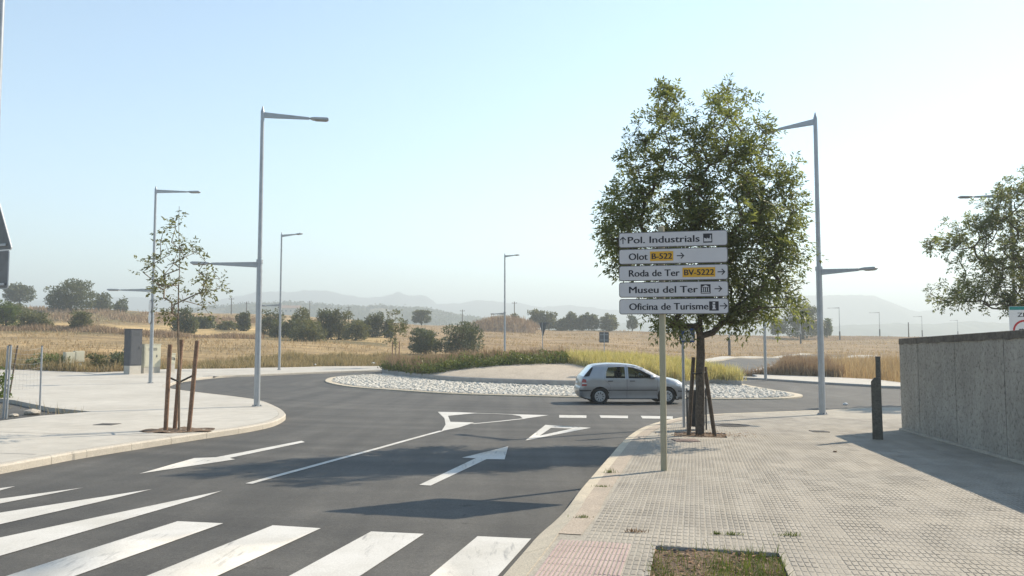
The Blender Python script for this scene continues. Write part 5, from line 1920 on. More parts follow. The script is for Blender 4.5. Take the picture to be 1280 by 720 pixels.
    # wheels
    for wx in (RWX, FWX):
        for sd in (-1, 1):
            c_ = place([(wx, sd * 0.695, 0.295)])[0]
            wh = bpy.data.objects.new('wheel', None); COL.objects.link(wh); wh.parent = root
            wh.location = tuple(c_)
            wh.rotation_euler = (R(90) * (1 if sd < 0 else -1), 0, R(random.Random(wx + sd).uniform(0, 60)) * 0)
            t = MB().lathe([(0.185, -0.09), (0.25, -0.095), (0.282, -0.08), (0.292, -0.05), (0.292, 0.05), (0.282, 0.08), (0.25, 0.095), (0.19, 0.085), (0.185, 0.06), (0.185, -0.09)], 28, cap=False)
            t.build('tyre', 'rubber', wh, smooth=True)
            rm = MB().lathe([(0.186, 0.062), (0.18, 0.078), (0.155, 0.083), (0.06, 0.066), (0.05, 0.078), (0.0, 0.080)], 28, cap=False)
            rm.build('rim', 'rim', wh, smooth=True)
            for k in range(9):
                an = 2 * math.pi * k / 9
                q = MB()
                mt = Matrix.Rotation(an, 4, 'Z')
                q.box((0.085, -0.012, 0.0725), (0.15, 0.012, 0.0835), mt)
                q.build('rim_slot', 'car_black', wh)
build_car()
# ================================================================== TREES AND PLANTS
def crown_ends(seed, lobes, n, shell=0.45):
    r = np.random.default_rng(seed)
    return blob_points(r, lobes, n, shell)

def big_tree(name, base, lobes, trunk_top, n_ends, label, seed, leafm, barkm, per=7, L=0.22, leaf=0.09, wid=0.036, trunk_r=0.09, r0=0.006, power=0.40, cat='tree', droop=0.35, spread=0.16, group=None, lean=(0, 0), nl=7, shell=0.45):
    """lobes and trunk_top are measured from the base"""
    root = thing(name, base, label, cat, group)
    ends = crown_ends(seed, lobes, n_ends, shell)
    tr = [(0, 0, -0.15)]
    n = 8
    r = random.Random(seed)
    for k in range(1, n + 1):
        f = k / n
        tr.append((lean[0] * f + r.uniform(-.015, .015), lean[1] * f + r.uniform(-.015, .015), trunk_top * f))
    mb, nodes, cnt = grow(seed, tr, ends, r0, power, rmax=trunk_r)
    # flare at the foot
    mb.build('trunk', barkm, root, smooth=True)
    cen = np.mean([l[0] for l in lobes], axis=0) - np.array([0, 0, 0.6])
    V, F = pinnate(ends, cen, seed + 1, per, nl, L, leaf, wid, droop, spread)
    link('crown', np_mesh('crown', V, F), leafm, root)
    return root

# main tree: lobes traced against the photograph, in metres about the trunk
TB = G(875, 543, PAVE)
kx = TB.y / FPX
def px_lobes(base, k, items, seed=2, vbase=543, u0=875):
    r = random.Random(seed)
    out = []
    for u, v, ru, rv in items:
        out.append((((u - u0) * k, r.uniform(-0.55, 0.55), (vbase - v) * k), (ru * k, (ru * 0.75 + rv * 0.25 + 8) * k, rv * k)))
    return out
items = [(848, 117, 22, 26), (930, 117, 22, 26), (890, 165, 32, 34), (889, 142, 14, 14), (815, 160, 20, 20), (955, 172, 24, 28), (808, 208, 30, 30), (858, 198, 42, 44), (932, 212, 42, 40), (988, 224, 14, 26), (789, 252, 31, 31), (770, 283, 24, 24),
         (840, 262, 54, 46), (910, 270, 60, 50), (975, 270, 36, 42), (805, 315, 36, 28), (790, 300, 34, 26), (870, 325, 56, 46), (945, 330, 50, 44), (985, 310, 24, 36), (830, 372, 36, 30), (955, 375, 38, 26), (900, 370, 44, 32), (925, 398, 24, 14), (836, 402, 22, 14), (970, 385, 18, 16), (862, 405, 16, 12)]
lob = px_lobes(TB, kx, items)
mt_ = big_tree('leafy_tree', TB, lob, 3.1, 980, 'large leafy green tree with full crown behind the direction sign', 21, 'leaf_ash', 'bark', per=7, L=0.23, leaf=0.105, wid=0.037, trunk_r=0.088, r0=0.0055, power=0.405, lean=(0.06, 0.0), spread=0.15)
# flare and stakes round the trunk
def stake(u0, v0, u1, v1, r_, label, m_='stake_grey', dY=0.0, dYt=0.0, group='wooden stakes round the leafy tree', dz=PAVE):
    b = G(u0, v0, dz)
    t = P(u1, v1, b.y + dYt)
    root = thing('tree_stake', b, label, 'stake', group)
    d = t - b
    MB().tube([tuple(-d * 0.05), tuple(d * 0.5), tuple(d)], [r_, r_, r_ * 0.96], 10).build('shaft', m_, root, smooth=True)
    MB().tube([tuple(d), tuple(d * 1.004)], r_ * 0.8, 10).build('cut_end', m_, root)
    return b, t
s1 = stake(861, 542, 867, 447, 0.042, 'weathered stake on the sign side of the leafy tree', dYt=0.2)
s2 = stake(893, 543, 881, 459, 0.042, 'weathered stake on the lamp side of the leafy tree', dYt=0.2)
def strap(pts, r_, label, nm='tree_tie'):
    o = Vector(pts[0])
    root = thing(nm, o, label, 'tie')
    MB().tube([Vector(p) - o for p in pts], r_, 6).build('strap', 'rubber', root)
    return root
tz = P(875, 466, TB.y).z
a_ = s1[0].lerp(s1[1], 0.80); b_ = s2[0].lerp(s2[1], 0.93)
strap([a_, (TB.x - 0.10, TB.y - 0.09, tz - 0.02), (TB.x + 0.03, TB.y - 0.10, tz + 0.0), b_], 0.014, 'black tie holding the leafy tree to its stakes')

# tree behind the wall
B2 = at_depth(1296, 29.0)
k2 = 29.0 / FPX
v2 = 423 + (1.66 - B2.z) / 29.0 * 1000
it2 = [(1275, 232, 26, 22), (1250, 268, 34, 26), (1300, 250, 46, 44), (1218, 290, 30, 22), (1262, 305, 50, 36), (1192, 300, 26, 14), (1210, 330, 30, 16), (1188, 368, 28, 14), (1225, 362, 46, 22), (1275, 350, 46, 34), (1320, 320, 60, 60), (1350, 270, 50, 50), (1250, 378, 30, 14)]
lob2 = px_lobes(B2, k2, it2, 5, v2, 1296)
big_tree('leafy_tree', B2, lob2, 3.4, 560, 'leafy tree behind the concrete wall at the edge of the picture', 33, 'leaf_ash', 'bark', per=8, L=0.25, leaf=0.125, wid=0.05, trunk_r=0.11, r0=0.007, power=0.40, spread=0.2)

# staked sapling on the left pavement
SB = G(224, 538, PAVE)
ks = SB.y / FPX
it3 = [(218, 270, 10, 14), (205, 305, 14, 12), (222, 318, 22, 22), (190, 348, 14, 20), (215, 345, 26, 22), (245, 325, 18, 22), (238, 350, 26, 20), (265, 362, 14, 14), (205, 375, 16, 14), (250, 372, 18, 10), (185, 330, 8, 8), (255, 340, 14, 12), (206, 392, 14, 10), (238, 388, 16, 10), (222, 292, 12, 14)]
lob3 = px_lobes(SB, ks, it3, 8, 538, 224)
big_tree('sapling', SB, lob3, (538 - 258) * ks, 90, 'slender sapling tied between three reddish stakes on the pale pavement', 44, 'leaf_young', 'bark_pale', per=4, L=0.15, leaf=0.072, wid=0.036, trunk_r=0.038, r0=0.0042, power=0.36, spread=0.14, lean=(-0.12, 0.0), nl=5, shell=0.3)
g3 = 'reddish stakes round the sapling'
t1 = stake(207, 538, 212.5, 431, 0.043, 'reddish stake on the cabinet side of the sapling', 'stake', group=g3)
t2 = stake(218.5, 537, 227, 425, 0.043, 'reddish stake close against the sapling stem', 'stake', dYt=0.1, group=g3)
t3 = stake(236, 539, 246.5, 426, 0.043, 'reddish stake on the lamp side of the sapling, leaning outwards', 'stake', group=g3)
strap([t1[0].lerp(t1[1], 0.62), t2[0].lerp(t2[1], 0.53) + Vector((0.05, -0.06, 0)), t3[0].lerp(t3[1], 0.62)], 0.02, 'black tie joining the three reddish stakes of the sapling')
# soil ring at its foot
def soil_ring(b, r_, label):
    n = 22
    rr = random.Random(3)
    pts = [(b.x + r_ * math.cos(2 * math.pi * i / n) * rr.uniform(.8, 1.15) * 1.3, b.y + r_ * math.sin(2 * math.pi * i / n) * rr.uniform(.8, 1.1)) for i in range(n)]
    o = link('soil_ring', sheet(pts, lambda x, y: T(x, y) + PAVE + 0.012 + 0.02 * np.sin(x * 14) * np.sin(y * 12), 0.12), 'soil')
    tag(o, label, kind='structure')
soil_ring(SB, 0.55, 'dark soil spread round the foot of the sapling')

# little sapling by the far pavement
FB = at_depth(495, 60.0, PAVE)
kf = 60.0 / FPX
it4 = [(494, 395, 7, 8), (488, 408, 8, 8), (500, 412, 9, 9), (495, 425, 9, 9), (505, 402, 5, 7)]
vf = 423 + (1.66 - FB.z) / 60.0 * 1000
big_tree('sapling', FB, px_lobes(FB, kf, it4, 4, vf, 495), 3.6, 46, 'small thin sapling in front of the two far grey-green bushes', 52, 'leaf_young', 'bark_pale', per=5, L=0.2, leaf=0.16, wid=0.08, trunk_r=0.04, r0=0.008, power=0.33, spread=0.2, nl=5)
for du, lab in ((-4, 'thin stake on the field side of the small far sapling'), (4.5, 'thin stake on the island side of the small far sapling')):
    p = at_depth(495 + du, 59.6, PAVE)
    root = thing('tree_stake', p, lab, 'stake', 'stakes of the small far sapling')
    MB().tube([(0, 0, -.1), (0, 0, 1.95)], 0.035, 8).build('shaft', 'stake', root)
    MB().tube([(0, 0, 1.95), (0, 0, 1.97)], 0.028, 8).build('cut_end', 'stake', root)

# far trees and bushes: crown of leaf clumps on a forked trunk; base line and size read off the photograph
def far_plant(name, u, vb, wpx, hpx, Y, leafm, label, cat, seed, n=1500, trunk=0.0, size=None, group=None, dens=1.0, upright=False):
    p = at_depth(u, Y)
    k = Y / FPX
    w, h = wpx * k * 1.12, hpx * k
    zb = P(u, vb, Y).z
    p.z = min(p.z, zb) if abs(zb - p.z) < 3.0 else p.z
    top = P(u, vb - hpx, Y).z - p.z
    root = thing(name, p, label, cat, group)
    r = np.random.default_rng(seed)
    t0 = top * trunk
    lobes = []
    nl = 16 if wpx > 14 else 8
    for i in range(nl):
        a = r.uniform(0, 6.28); q = r.uniform(0.2, 0.8)
        zz = r.uniform(0.18, 0.86)
        sh = math.sin(min(1.0, 0.25 + zz) * math.pi * 0.62)
        lobes.append(((math.cos(a) * w / 2 * q * sh, math.sin(a) * w / 2 * q, t0 + (top - t0) * zz), (w * r.uniform(.12, .25), w * r.uniform(.12, .25), (top - t0) * r.uniform(.10, .24))))
    lobes.append(((0, 0, t0 + (top - t0) * 0.55), (w * .25, w * .25, (top - t0) * .36)))
    lobes.append(((-w * .28, 0, t0 + (top - t0) * 0.28), (w * .22, w * .25, (top - t0) * .3)))
    lobes.append(((0, 0, t0 + (top - t0) * 0.22), (w * .42, w * .4, (top - t0) * .26)))
    lobes.append(((w * .28, 0, t0 + (top - t0) * 0.30), (w * .22, w * .25, (top - t0) * .3)))
    n = int(n * dens)
    pos = blob_points(r, lobes, n, 0.5)
    pos[:, 2] = np.maximum(pos[:, 2], 0.02)
    s = size or max(0.16, 2.5 * k)
    d = unit(rand_dir(r, n) + unit(pos - np.array([0, 0, top * .35])) * 0.6 + np.array([0, 0, 0.9 if upright else 0.0]))
    V, F = leaf_quads(pos, d, unit(rand_dir(r, n) + np.array([0, 0, .6])), s * r.uniform(.7, 1.5, n), s * r.uniform(.4, .8, n))
    mb = MB()
    hub = Vector((0, 0, max(t0, top * 0.15)))
    mb.tube([(0, 0, -0.3), hub], [0.035 * w + .03, 0.028 * w + .02], 7)
    for l in lobes[::2]:
        e = Vector(l[0]); mb.tube([hub, hub.lerp(e, .5) + Vector((0, 0, .05 * h)), e], [0.02 * w + .015, .014 * w + .01, .008 * w + .006], 5, cap=False)
    mb.build('trunk' if cat == 'tree' else 'stems', 'bark', root)
    link('crown' if cat == 'tree' else 'foliage', np_mesh('foliage', V, F), leafm, root)
    return root

gL = 'trees and bushes along the field edges'
FAR = [
 ('tree', 24, 380, 33, 25, 215, 'leaf_dark', 'small round tree alone on the skyline at far left', 'tree', 0.25, 1.0),
 ('tree', 88, 389, 54, 39, 172, 'leaf_dark', 'big dark tree on the bank behind the straw field', 'tree', 0.08, 1.8),
 ('bush', 126, 380, 26, 15, 190, 'leaf_dark', 'low dark bush just right of the big dark tree on the bank', 'bush', 0, .6),
 ('bush', 150, 379, 16, 7, 200, 'leaf_dark', 'tiny dark bush on the bank skyline near the lower lamp arm', 'bush', 0, .3),
 ('bush', 22, 398, 44, 20, 150, 'leaf_olive', 'wide brownish bush under the small skyline tree', 'bush', 0, .8),
 ('bush', 46, 415, 38, 27, 104, 'leaf_olive', 'green bush in the dark hedge line before the straw field', 'bush', 0, 1.0),
 ('bush', 101, 414, 26, 24, 104, 'leaf_olive', 'thin twiggy bush in the hedge line below the big dark tree', 'bush', 0.2, .45),
 ('bush', 8, 395, 30, 22, 108, 'leaf_bright', 'bright green bush at the picture edge above the fence posts', 'bush', 0, .8),
 ('bush', 232, 417, 30, 32, 112, 'leaf_dark', 'dark bush seen behind the sapling crown', 'bush', 0, .9),
 ('bush', 256, 408, 24, 14, 130, 'leaf_dark', 'low dark bush beside the sapling in the second field', 'bush', 0, .5),
 ('bush', 305, 411, 15, 21, 125, 'leaf_dark', 'small upright dark bush left of the tall corner lamp', 'bush', 0, .5),
 ('bush', 284, 409, 28, 8, 127, 'leaf_olive', 'low scrubby bush between sapling and corner lamp', 'bush', 0, .3),
 ('bush', 338, 414, 30, 26, 115, 'leaf_dark', 'dark bush immediately right of the tall corner lamp', 'bush', 0, .7),
 ('bush', 377, 417, 26, 33, 112, 'leaf_olive', 'tall olive bush at the middle of the field thicket', 'bush', 0, .9),
 ('bush', 354, 424, 34, 24, 106, 'leaf_dark', 'dark low bush behind the thin lamp in the thicket', 'bush', 0, .8),
 ('bush', 386, 428, 42, 32, 100, 'leaf_olive', 'pale olive rounded bush at the front of the thicket', 'bush', 0, 1.0),
 ('bush', 404, 419, 24, 34, 110, 'leaf_dark', 'dark upright bush, first of the twin peaks of the thicket', 'bush', 0, .8),
 ('bush', 424, 419, 28, 34, 110, 'leaf_olive', 'upright bush, second of the twin peaks of the thicket', 'bush', 0, .8),
 ('bush', 445, 421, 30, 20, 108, 'leaf_olive', 'low bush tapering off the end of the thicket', 'bush', 0, .6),
 ('bush', 466, 415, 27, 27, 122, 'leaf_dark', 'dense dark round bush just left of the small far sapling', 'bush', 0, 1.0),
 ('bush', 448, 413, 18, 14, 126, 'leaf_dark', 'small dark bush touching the dense round bush', 'bush', 0, .4),
 ('bush', 486, 414, 12, 16, 122, 'leaf_dark', 'small dark bush behind the small far sapling', 'bush', 0, .4),
 ('tree', 527, 405, 21, 17, 225, 'leaf_dark', 'small tree alone on the skyline above the two grey-green bushes', 'tree', .2, .7),
 ('bush', 532, 436, 38, 26, 84, 'leaf_grey', 'smaller of the two grey-green bushes in the dry field', 'bush', 0, 1.2),
 ('bush', 577, 434, 50, 29, 84, 'leaf_grey', 'larger of the two grey-green bushes in the dry field', 'bush', 0, 1.5),
 ('tree', 643, 411, 12, 18, 212, 'leaf_olive', 'thin tree beside the island lamp on the far tree line', 'tree', .2, .4),
 ('tree', 657, 411, 8, 10, 212, 'leaf_olive', 'tiny crooked tree left of the give way sign', 'tree', .2, .25),
 ('tree', 671, 411, 20, 24, 210, 'leaf_olive', 'tree just left of the give way sign on the tree line', 'tree', .15, .7),
 ('tree', 686, 411, 16, 20, 210, 'leaf_olive', 'tree just right of the give way sign on the tree line', 'tree', .12, .6),
 ('bush', 702, 411, 14, 12, 210, 'leaf_dark', 'low bush in the gap of the far tree line', 'bush', 0, .35),
 ('tree', 714, 412, 17, 22, 208, 'leaf_dark', 'dark tree at the start of the dense clump on the tree line', 'tree', .1, .7),
 ('tree', 727, 412, 16, 19, 208, 'leaf_dark', 'dark tree in the middle of the dense clump on the tree line', 'tree', .1, .6),
 ('tree', 740, 412, 15, 20, 208, 'leaf_dark', 'tree with open top in the dense clump on the tree line', 'tree', .1, .6),
 ('tree', 761, 412, 20, 19, 208, 'leaf_olive', 'lighter rounded tree ending the dense clump above the square sign', 'tree', .05, .7),
 ('tree', 790, 412, 12, 18, 206, 'leaf_grey', 'pale thin tree left of the sign post on the tree line', 'tree', .15, .3),
 ('tree', 1003, 417, 48, 38, 190, 'leaf_dark', 'big round far tree behind the steel lamp', 'tree', .08, 1.5),
 ('tree', 972, 414, 18, 17, 196, 'leaf_dark', 'small far tree left of the big round far tree', 'tree', .15, .5),
 ('tree', 1033, 414, 10, 18, 198, 'leaf_bright', 'slim pale far tree right of the steel lamp', 'tree', .1, .4),
]
for i, (nm, u, vb, w_, h_, Y, lm, lab, cat, tk, dn) in enumerate(FAR):
    far_plant('field_' + nm, u, vb, w_, h_, Y, lm, lab, cat, 100 + i, 3200, tk, group=gL, dens=dn, upright=(lm == 'leaf_grey'))

# ---- grasses and weeds (nobody could count them)
def stuff(name, V, F, m_, label, parent=None):
    o = link(name, np_mesh(name, V, F), m_, parent)
    o['kind'] = 'stuff'
    if label and parent is None: o['label'] = label
    return o
def scatter(poly, n, seed, zf):
    r = np.random.default_rng(seed)
    o = np.array(poly)
    lo, hi = o.min(0), o.max(0)
    out = []
    tot = 0
    while tot < n:
        p = r.uniform(lo, hi, (n * 2, 2))
        p = p[inside(poly, p)]
        out.append(p); tot += len(p)
    p = np.concatenate(out)[:n]
    return np.column_stack([p, zf(p[:, 0], p[:, 1])])
def clump_noise(p, s=0.5, seed=0):
    return 0.5 + 0.25 * np.sin(p[:, 0] * s + seed) * np.sin(p[:, 1] * s * 1.3 + 2 * seed) + 0.25 * np.sin(p[:, 0] * s * 2.3 + p[:, 1] * s * 1.7 + seed)
zs = lambda x, y: T(x, y) - 0.06
# tall dry grass behind the pavement on the right
fb = FARR_BACK[:8]
poly = FARR_BACK[:11] + [(22, 63), (27, 72), (46, 78), (70, 62), (70, 34.5)]
p = scatter(offset(FARR_BACK[:11], -0.0) + [(22.5, 64), (30, 76), (60, 74), (75, 55), (75, 35)], 52000, 61, zs)
depth = np.clip((p[:, 1] - np.interp(-p[:, 0], [-60, -30, -17, -12], [35.2, 37.2, 42, 50])) / 14, 0, 1)
h = (0.75 + 0.75 * clump_noise(p, 0.6, 1)) * (1.15 - 0.15 * depth) * np.random.default_rng(1).uniform(.6, 1.25, len(p))
V, F = blades(p, h, np.random.default_rng(2).uniform(.022, .05, len(p)), 0.3, 62)
stuff('tall_dry_grass', V, F, 'dry_grass', 'tall straw-coloured dry grass behind the far pavement')
# reddish weeds at the corner of the exit road
c0 = FARR_BACK[6:15]
poly = [FARR_BACK[6], FARR_BACK[7], FARR_BACK[8], FARR_BACK[9], (21.5, 62.5), (22.5, 60), (20.5, 50)]
p = scatter(poly, 15000, 63, zs)
V, F = blades(p, (0.6 + 0.9 * clump_noise(p, 0.7, 3)) * np.random.default_rng(5).uniform(.6, 1.2, len(p)), .05, 0.35, 64)
stuff('reddish_weeds', V, F, 'red_grass', 'reddish brown dry weeds at the corner of the exit road')
# weeds along the back pavement
bp = SOIL_BACK[4:]
poly = bp + [(SOIL_BACK[-1][0] + 2, 74)] + [(x, y + 13) for x, y in reversed(bp)]
p = scatter(poly, 42000, 65, zs)
h = (0.25 + 0.55 * clump_noise(p, 0.5, 2)) * np.random.default_rng(6).uniform(.5, 1.2, len(p))
V, F = blades(p, h, .05, 0.35, 66)
stuff('roadside_weeds', V, F, 'mixed_grass', 'mixed dry and green weeds along the back pavement')
# greener weeds and small shrubs at the far left
bl = SOIL_BACK[:5]
poly = bl + [(x, y + 5.0) for x, y in reversed(bl)]
p = scatter(poly, 12000, 67, zs)
h = (0.35 + 0.8 * clump_noise(p, 0.8, 4)) * np.random.default_rng(7).uniform(.5, 1.2, len(p))
V, F = blades(p, h, .05, 0.4, 68)
stuff('green_weeds', V, F, 'mixed_grass', 'mixed green and dry weeds along the pale pavement by the cabinets')
poly = bl + [(x, y + 16.0) for x, y in reversed(bl)]
p = scatter(poly, 20000, 69, zs)
V, F = blades(p, (0.3 + 0.4 * clump_noise(p, 0.5, 5)) * np.random.default_rng(8).uniform(.5, 1.2, len(p)), .05, 0.4, 70)
stuff('field_grass', V, F, 'dry_grass', 'dry grass of the field behind the cabinets')
# stubble out in the fields: sparse tufts
r_ = np.random.default_rng(71)
n = 60000
th = r_.uniform(R(-36), R(36), n); yy = 62 * (215 / 62) ** r_.uniform(0, 1, n)
p = np.column_stack([np.tan(th) * yy, yy, np.zeros(n)])
k_ = clump_noise(p, 0.16, 3) > r_.uniform(.2, .85, n)
EXIT_ZONE = ex_poly + []
rd = inside(ROAD_OUT, p[:, :2]) | inside(ex_poly, p[:, :2]) | inside(fr_poly, p[:, :2])
straw_zone = (np.degrees(th) < -9) & (yy > 108) & (yy < 140)
p = p[k_ & ~rd & ~straw_zone]
p[:, 2] = zs(p[:, 0], p[:, 1])
h = np.random.default_rng(9).uniform(.12, .42, len(p))
V, F = blades(p, h, p[:, 1] * 0.0009, 0.5, 72)
stuff('stubble', V, F, 'dry_grass', 'sparse dry tufts scattered over the stubble fields')
# scrubby dark hedge line before the straw field
r_ = np.random.default_rng(73)
n = 9000
uu = r_.uniform(-40, 330, n); Yh = 101 + r_.normal(0, 1.6, n) + 3 * np.sin(uu * .02)
x = (uu - 640) / FPX * Yh
p = np.column_stack([x, Yh, zs(x, Yh)])
V, F = blades(p, (0.3 + 0.9 * clump_noise(p, .35, 2)) * r_.uniform(.4, 1.1, n), .09, .5, 74)
stuff('scrub_line', V, F, 'red_grass', 'low dark scrub line between the dry field and the straw field')
r_ = np.random.default_rng(75)
n = 11000
uu = r_.uniform(-40, 330, n); Yh = 150 + r_.uniform(-5, 34, n)
x = (uu - 640) / FPX * Yh
p = np.column_stack([x, Yh, zs(x, Yh)])
kk = clump_noise(p, .22, 6) > r_.uniform(.25, .8, n)
p = p[kk]
V, F = blades(p, r_.uniform(.3, 1.3, len(p)), .16, .5, 76)
stuff('bank_scrub', V, F, 'red_grass', 'brown scrub over the bank behind the straw field')

# planting on the island, rooted on the mound behind the traced edge of the gravel
EDGE_U = [480, 500, 525, 552, 595, 650, 700, 712, 735, 790, 835, 858, 880, 915]
EDGE_V = [462, 466, 466.5, 463.5, 457.8, 454, 452, 454, 459, 468, 473.5, 479, 481.5, 481]
p = scatter(INNER, 26000, 81, lambda x, y: T(x, y) + dome_h(x, y))
def proj(p):
    d = p - np.array(EYE)
    f = d @ np.array(FWD); a = d[:, 0]; b = d @ np.array(UPV)
    return 640 + FPX * a / f, 360 - FPX * b / f
u_, v_ = proj(p)
behind = v_ < np.interp(u_, EDGE_U, EDGE_V) - 0.4
front_dist = np.interp(u_, EDGE_U, EDGE_V) - v_
crest = (p[:, 1] > 45.0)
behind = behind | (crest & (u_ < 905))
left_ = u_ < 712
r_ = np.random.default_rng(82)
gm = behind & left_
pg = p[gm]
near = r_.uniform(0, 1, len(pg)) < 0.75
pgs = pg
n = len(pgs)
rep = 4
q = np.repeat(pgs, rep, 0) + r_.normal(0, [0.12, .12, 0], (n * rep, 3))
q[:, 2] += r_.uniform(0, 1, n * rep) ** 1.3 * (0.12 + 0.62 * clump_noise(q, 2.1, 1))
V, F = leaf_quads(q, unit(rand_dir(r_, len(q)) + np.array([0, 0, .8])), rand_dir(r_, len(q)), r_.uniform(.10, .2, len(q)), r_.uniform(.05, .09, len(q)))
stuff('island_shrubs', V, F, 'shrub_green', 'band of low green shrubs across the back of the island mound')
pr = pg[(r_.uniform(0, 1, len(pg)) < .8) & ((front_dist[gm] > 2.2 + r_.uniform(0, 4, len(pg))) | (pg[:, 1] > 46.0))]
V, F = blades(pr, (0.55 + .6 * clump_noise(pr, .9, 2)) * r_.uniform(.6, 1.15, len(pr)), .035, .3, 83)
stuff('island_dry_weeds', V, F, 'red_grass', 'dry brown weeds rising from the green island shrubs')
py = p[behind & ~left_]
py = np.repeat(py, 3, 0) + r_.normal(0, [.1, .1, 0], (len(py) * 3, 3))
V, F = blades(py, (0.38 + .5 * clump_noise(py, 2.6, 2)) * r_.uniform(.7, 1.2, len(py)), .035, .4, 84)
stuff('island_yellow_grass', V, F, 'yellow_grass', 'band of yellow ornamental grass on the island behind the car')

# grass and dead leaves in the pavement pit
p = scatter(PIT, 5200, 91, lambda x, y: T(x, y) + PAVE - 0.05)
a = (p[:, 0] - ORG.x) * NV.x + (p[:, 1] - ORG.y) * NV.y
b = (p[:, 0] - ORG.x) * DV.x + (p[:, 1] - ORG.y) * DV.y
r_ = np.random.default_rng(92)
pr_g = np.clip((a - 0.55) / 0.5, 0, 1) * 0.9 + 0.28 * (clump_noise(p, 9, 2) > .55) + .25 * (b < -.35)
kp = r_.uniform(0, 1, len(p)) < pr_g
p2 = p[kp]
V, F = blades(p2, r_.uniform(.04, .15, len(p2)), .006, .6, 93)
stuff('pit_grass', V, F, 'grass', None, tp)
p3 = scatter(PIT, 1300, 94, lambda x, y: T(x, y) + PAVE - 0.03)
V, F = leaf_quads(p3 + r_.uniform(0, .02, (len(p3), 1)) * np.array([0, 0, 1]), unit(rand_dir(r_, len(p3)) * np.array([1, 1, .25])), unit(np.array([0, 0, 1]) + rand_dir(r_, len(p3)) * .5), r_.uniform(.02, .06, len(p3)), r_.uniform(.008, .028, len(p3)))
stuff('pit_dead_leaves', V, F, 'dead_leaf', None, tp)
# weeds in joints
def weed(u, v, s, label, m_='grass', n=60, seed=1, zf=None, tall=0.1):
    q = G(u, v, PAVE)
    r = np.random.default_rng(seed)
    p = np.column_stack([q.x + r.normal(0, s, n), q.y + r.normal(0, s * .35, n), np.zeros(n)])
    p[:, 2] = zpt(p[:, 0], p[:, 1]) if u > 500 else T(p[:, 0], p[:, 1]) + PAVE
    root = thing('weed', (q.x, q.y, q.z), label, 'weed', 'small weeds in the paving joints')
    V, F = blades(p - np.array([q.x, q.y, q.z]), r.uniform(.3, 1, n) * tall, .006, .8, seed)
    link('blades', np_mesh('blades', V, F), m_, root)['kind'] = 'stuff'
weed(728, 647, .05, 'small green weed at the inner edge of the kerb near the crossing', seed=1, tall=.04)
weed(752, 608.5, .05, 'small green weed by the kerb where the sign shadow crosses', seed=2, tall=.035)
weed(762, 591, .035, 'dark weed on the kerb below the sign post', seed=3, tall=.09)
weed(795, 665, .05, 'brown dry weed on the tiles beside the pink paving', 'dead_leaf', seed=4, tall=.05)
weed(917, 668.5, .05, 'larger green weed in the joint above the soil pit', seed=5, tall=.05)
weed(986, 669.5, .05, 'dark green weed in the joint right of the soil pit', seed=6, tall=.05)
weed(897, 668, .02, 'tiny weed in the joint above the middle of the soil pit', seed=7, tall=.04)
# leaf litter under the tree
r_ = np.random.default_rng(95)
n = 420
q = np.column_stack([TB.x + r_.normal(0.15, .42, n), TB.y + r_.normal(-0.05, .3, n), np.zeros(n)])
q[:, 2] = zpt(q[:, 0], q[:, 1]) + .006 + r_.uniform(0, .01, n)
V, F = leaf_quads(q, unit(rand_dir(r_, n) * np.array([1, 1, .15])), unit(np.array([0, 0, 1]) + rand_dir(r_, n) * .4), r_.uniform(.03, .06, n), r_.uniform(.012, .03, n))
stuff('leaf_litter', V, F, 'dead_leaf', 'brown fallen leaves scattered round the foot of the leafy tree')
# weeds in the soil patch by the fence
p = scatter(SOIL_PATCH, 2600, 97, lambda x, y: T(x, y) - .05)
kk = clump_noise(p, 1.4, 2) > r_.uniform(.35, .9, len(p))
p = p[kk]
V, F = blades(p, r_.uniform(.08, .4, len(p)), .012, .5, 98)
stuff('patch_weeds', V, F, 'mixed_grass', 'thin weeds growing in the sunken soil patch')
lx = G(2, 505, 0)
far_plant('roadside_bush', -2, 512, 34, 66, lx.y + 1.2, 'leaf_bright', 'bright green leafy shrub at the picture edge behind the double fence post', 'bush', 401, 900, 0, size=.10)
for i, (u, vb, w_, h_, lm, lab) in enumerate(((60, 466, 34, 26, 'shrub_green', 'green bushy weed clump behind the fence posts by the pavement'), (150, 466, 30, 30, 'leaf_grey', 'grey-green shrub beside the tall dark cabinet'), (125, 466, 22, 24, 'leaf_olive', 'olive shrub between meter box and dark cabinet'), (84, 467, 26, 22, 'shrub_green', 'low dark green shrub in front of the meter box'))):
    far_plant('roadside_shrub', u, vb, w_, h_, 50.5 - i * .2, lm, lab, 'shrub', 410 + i, 900, 0, size=.14, upright=True)
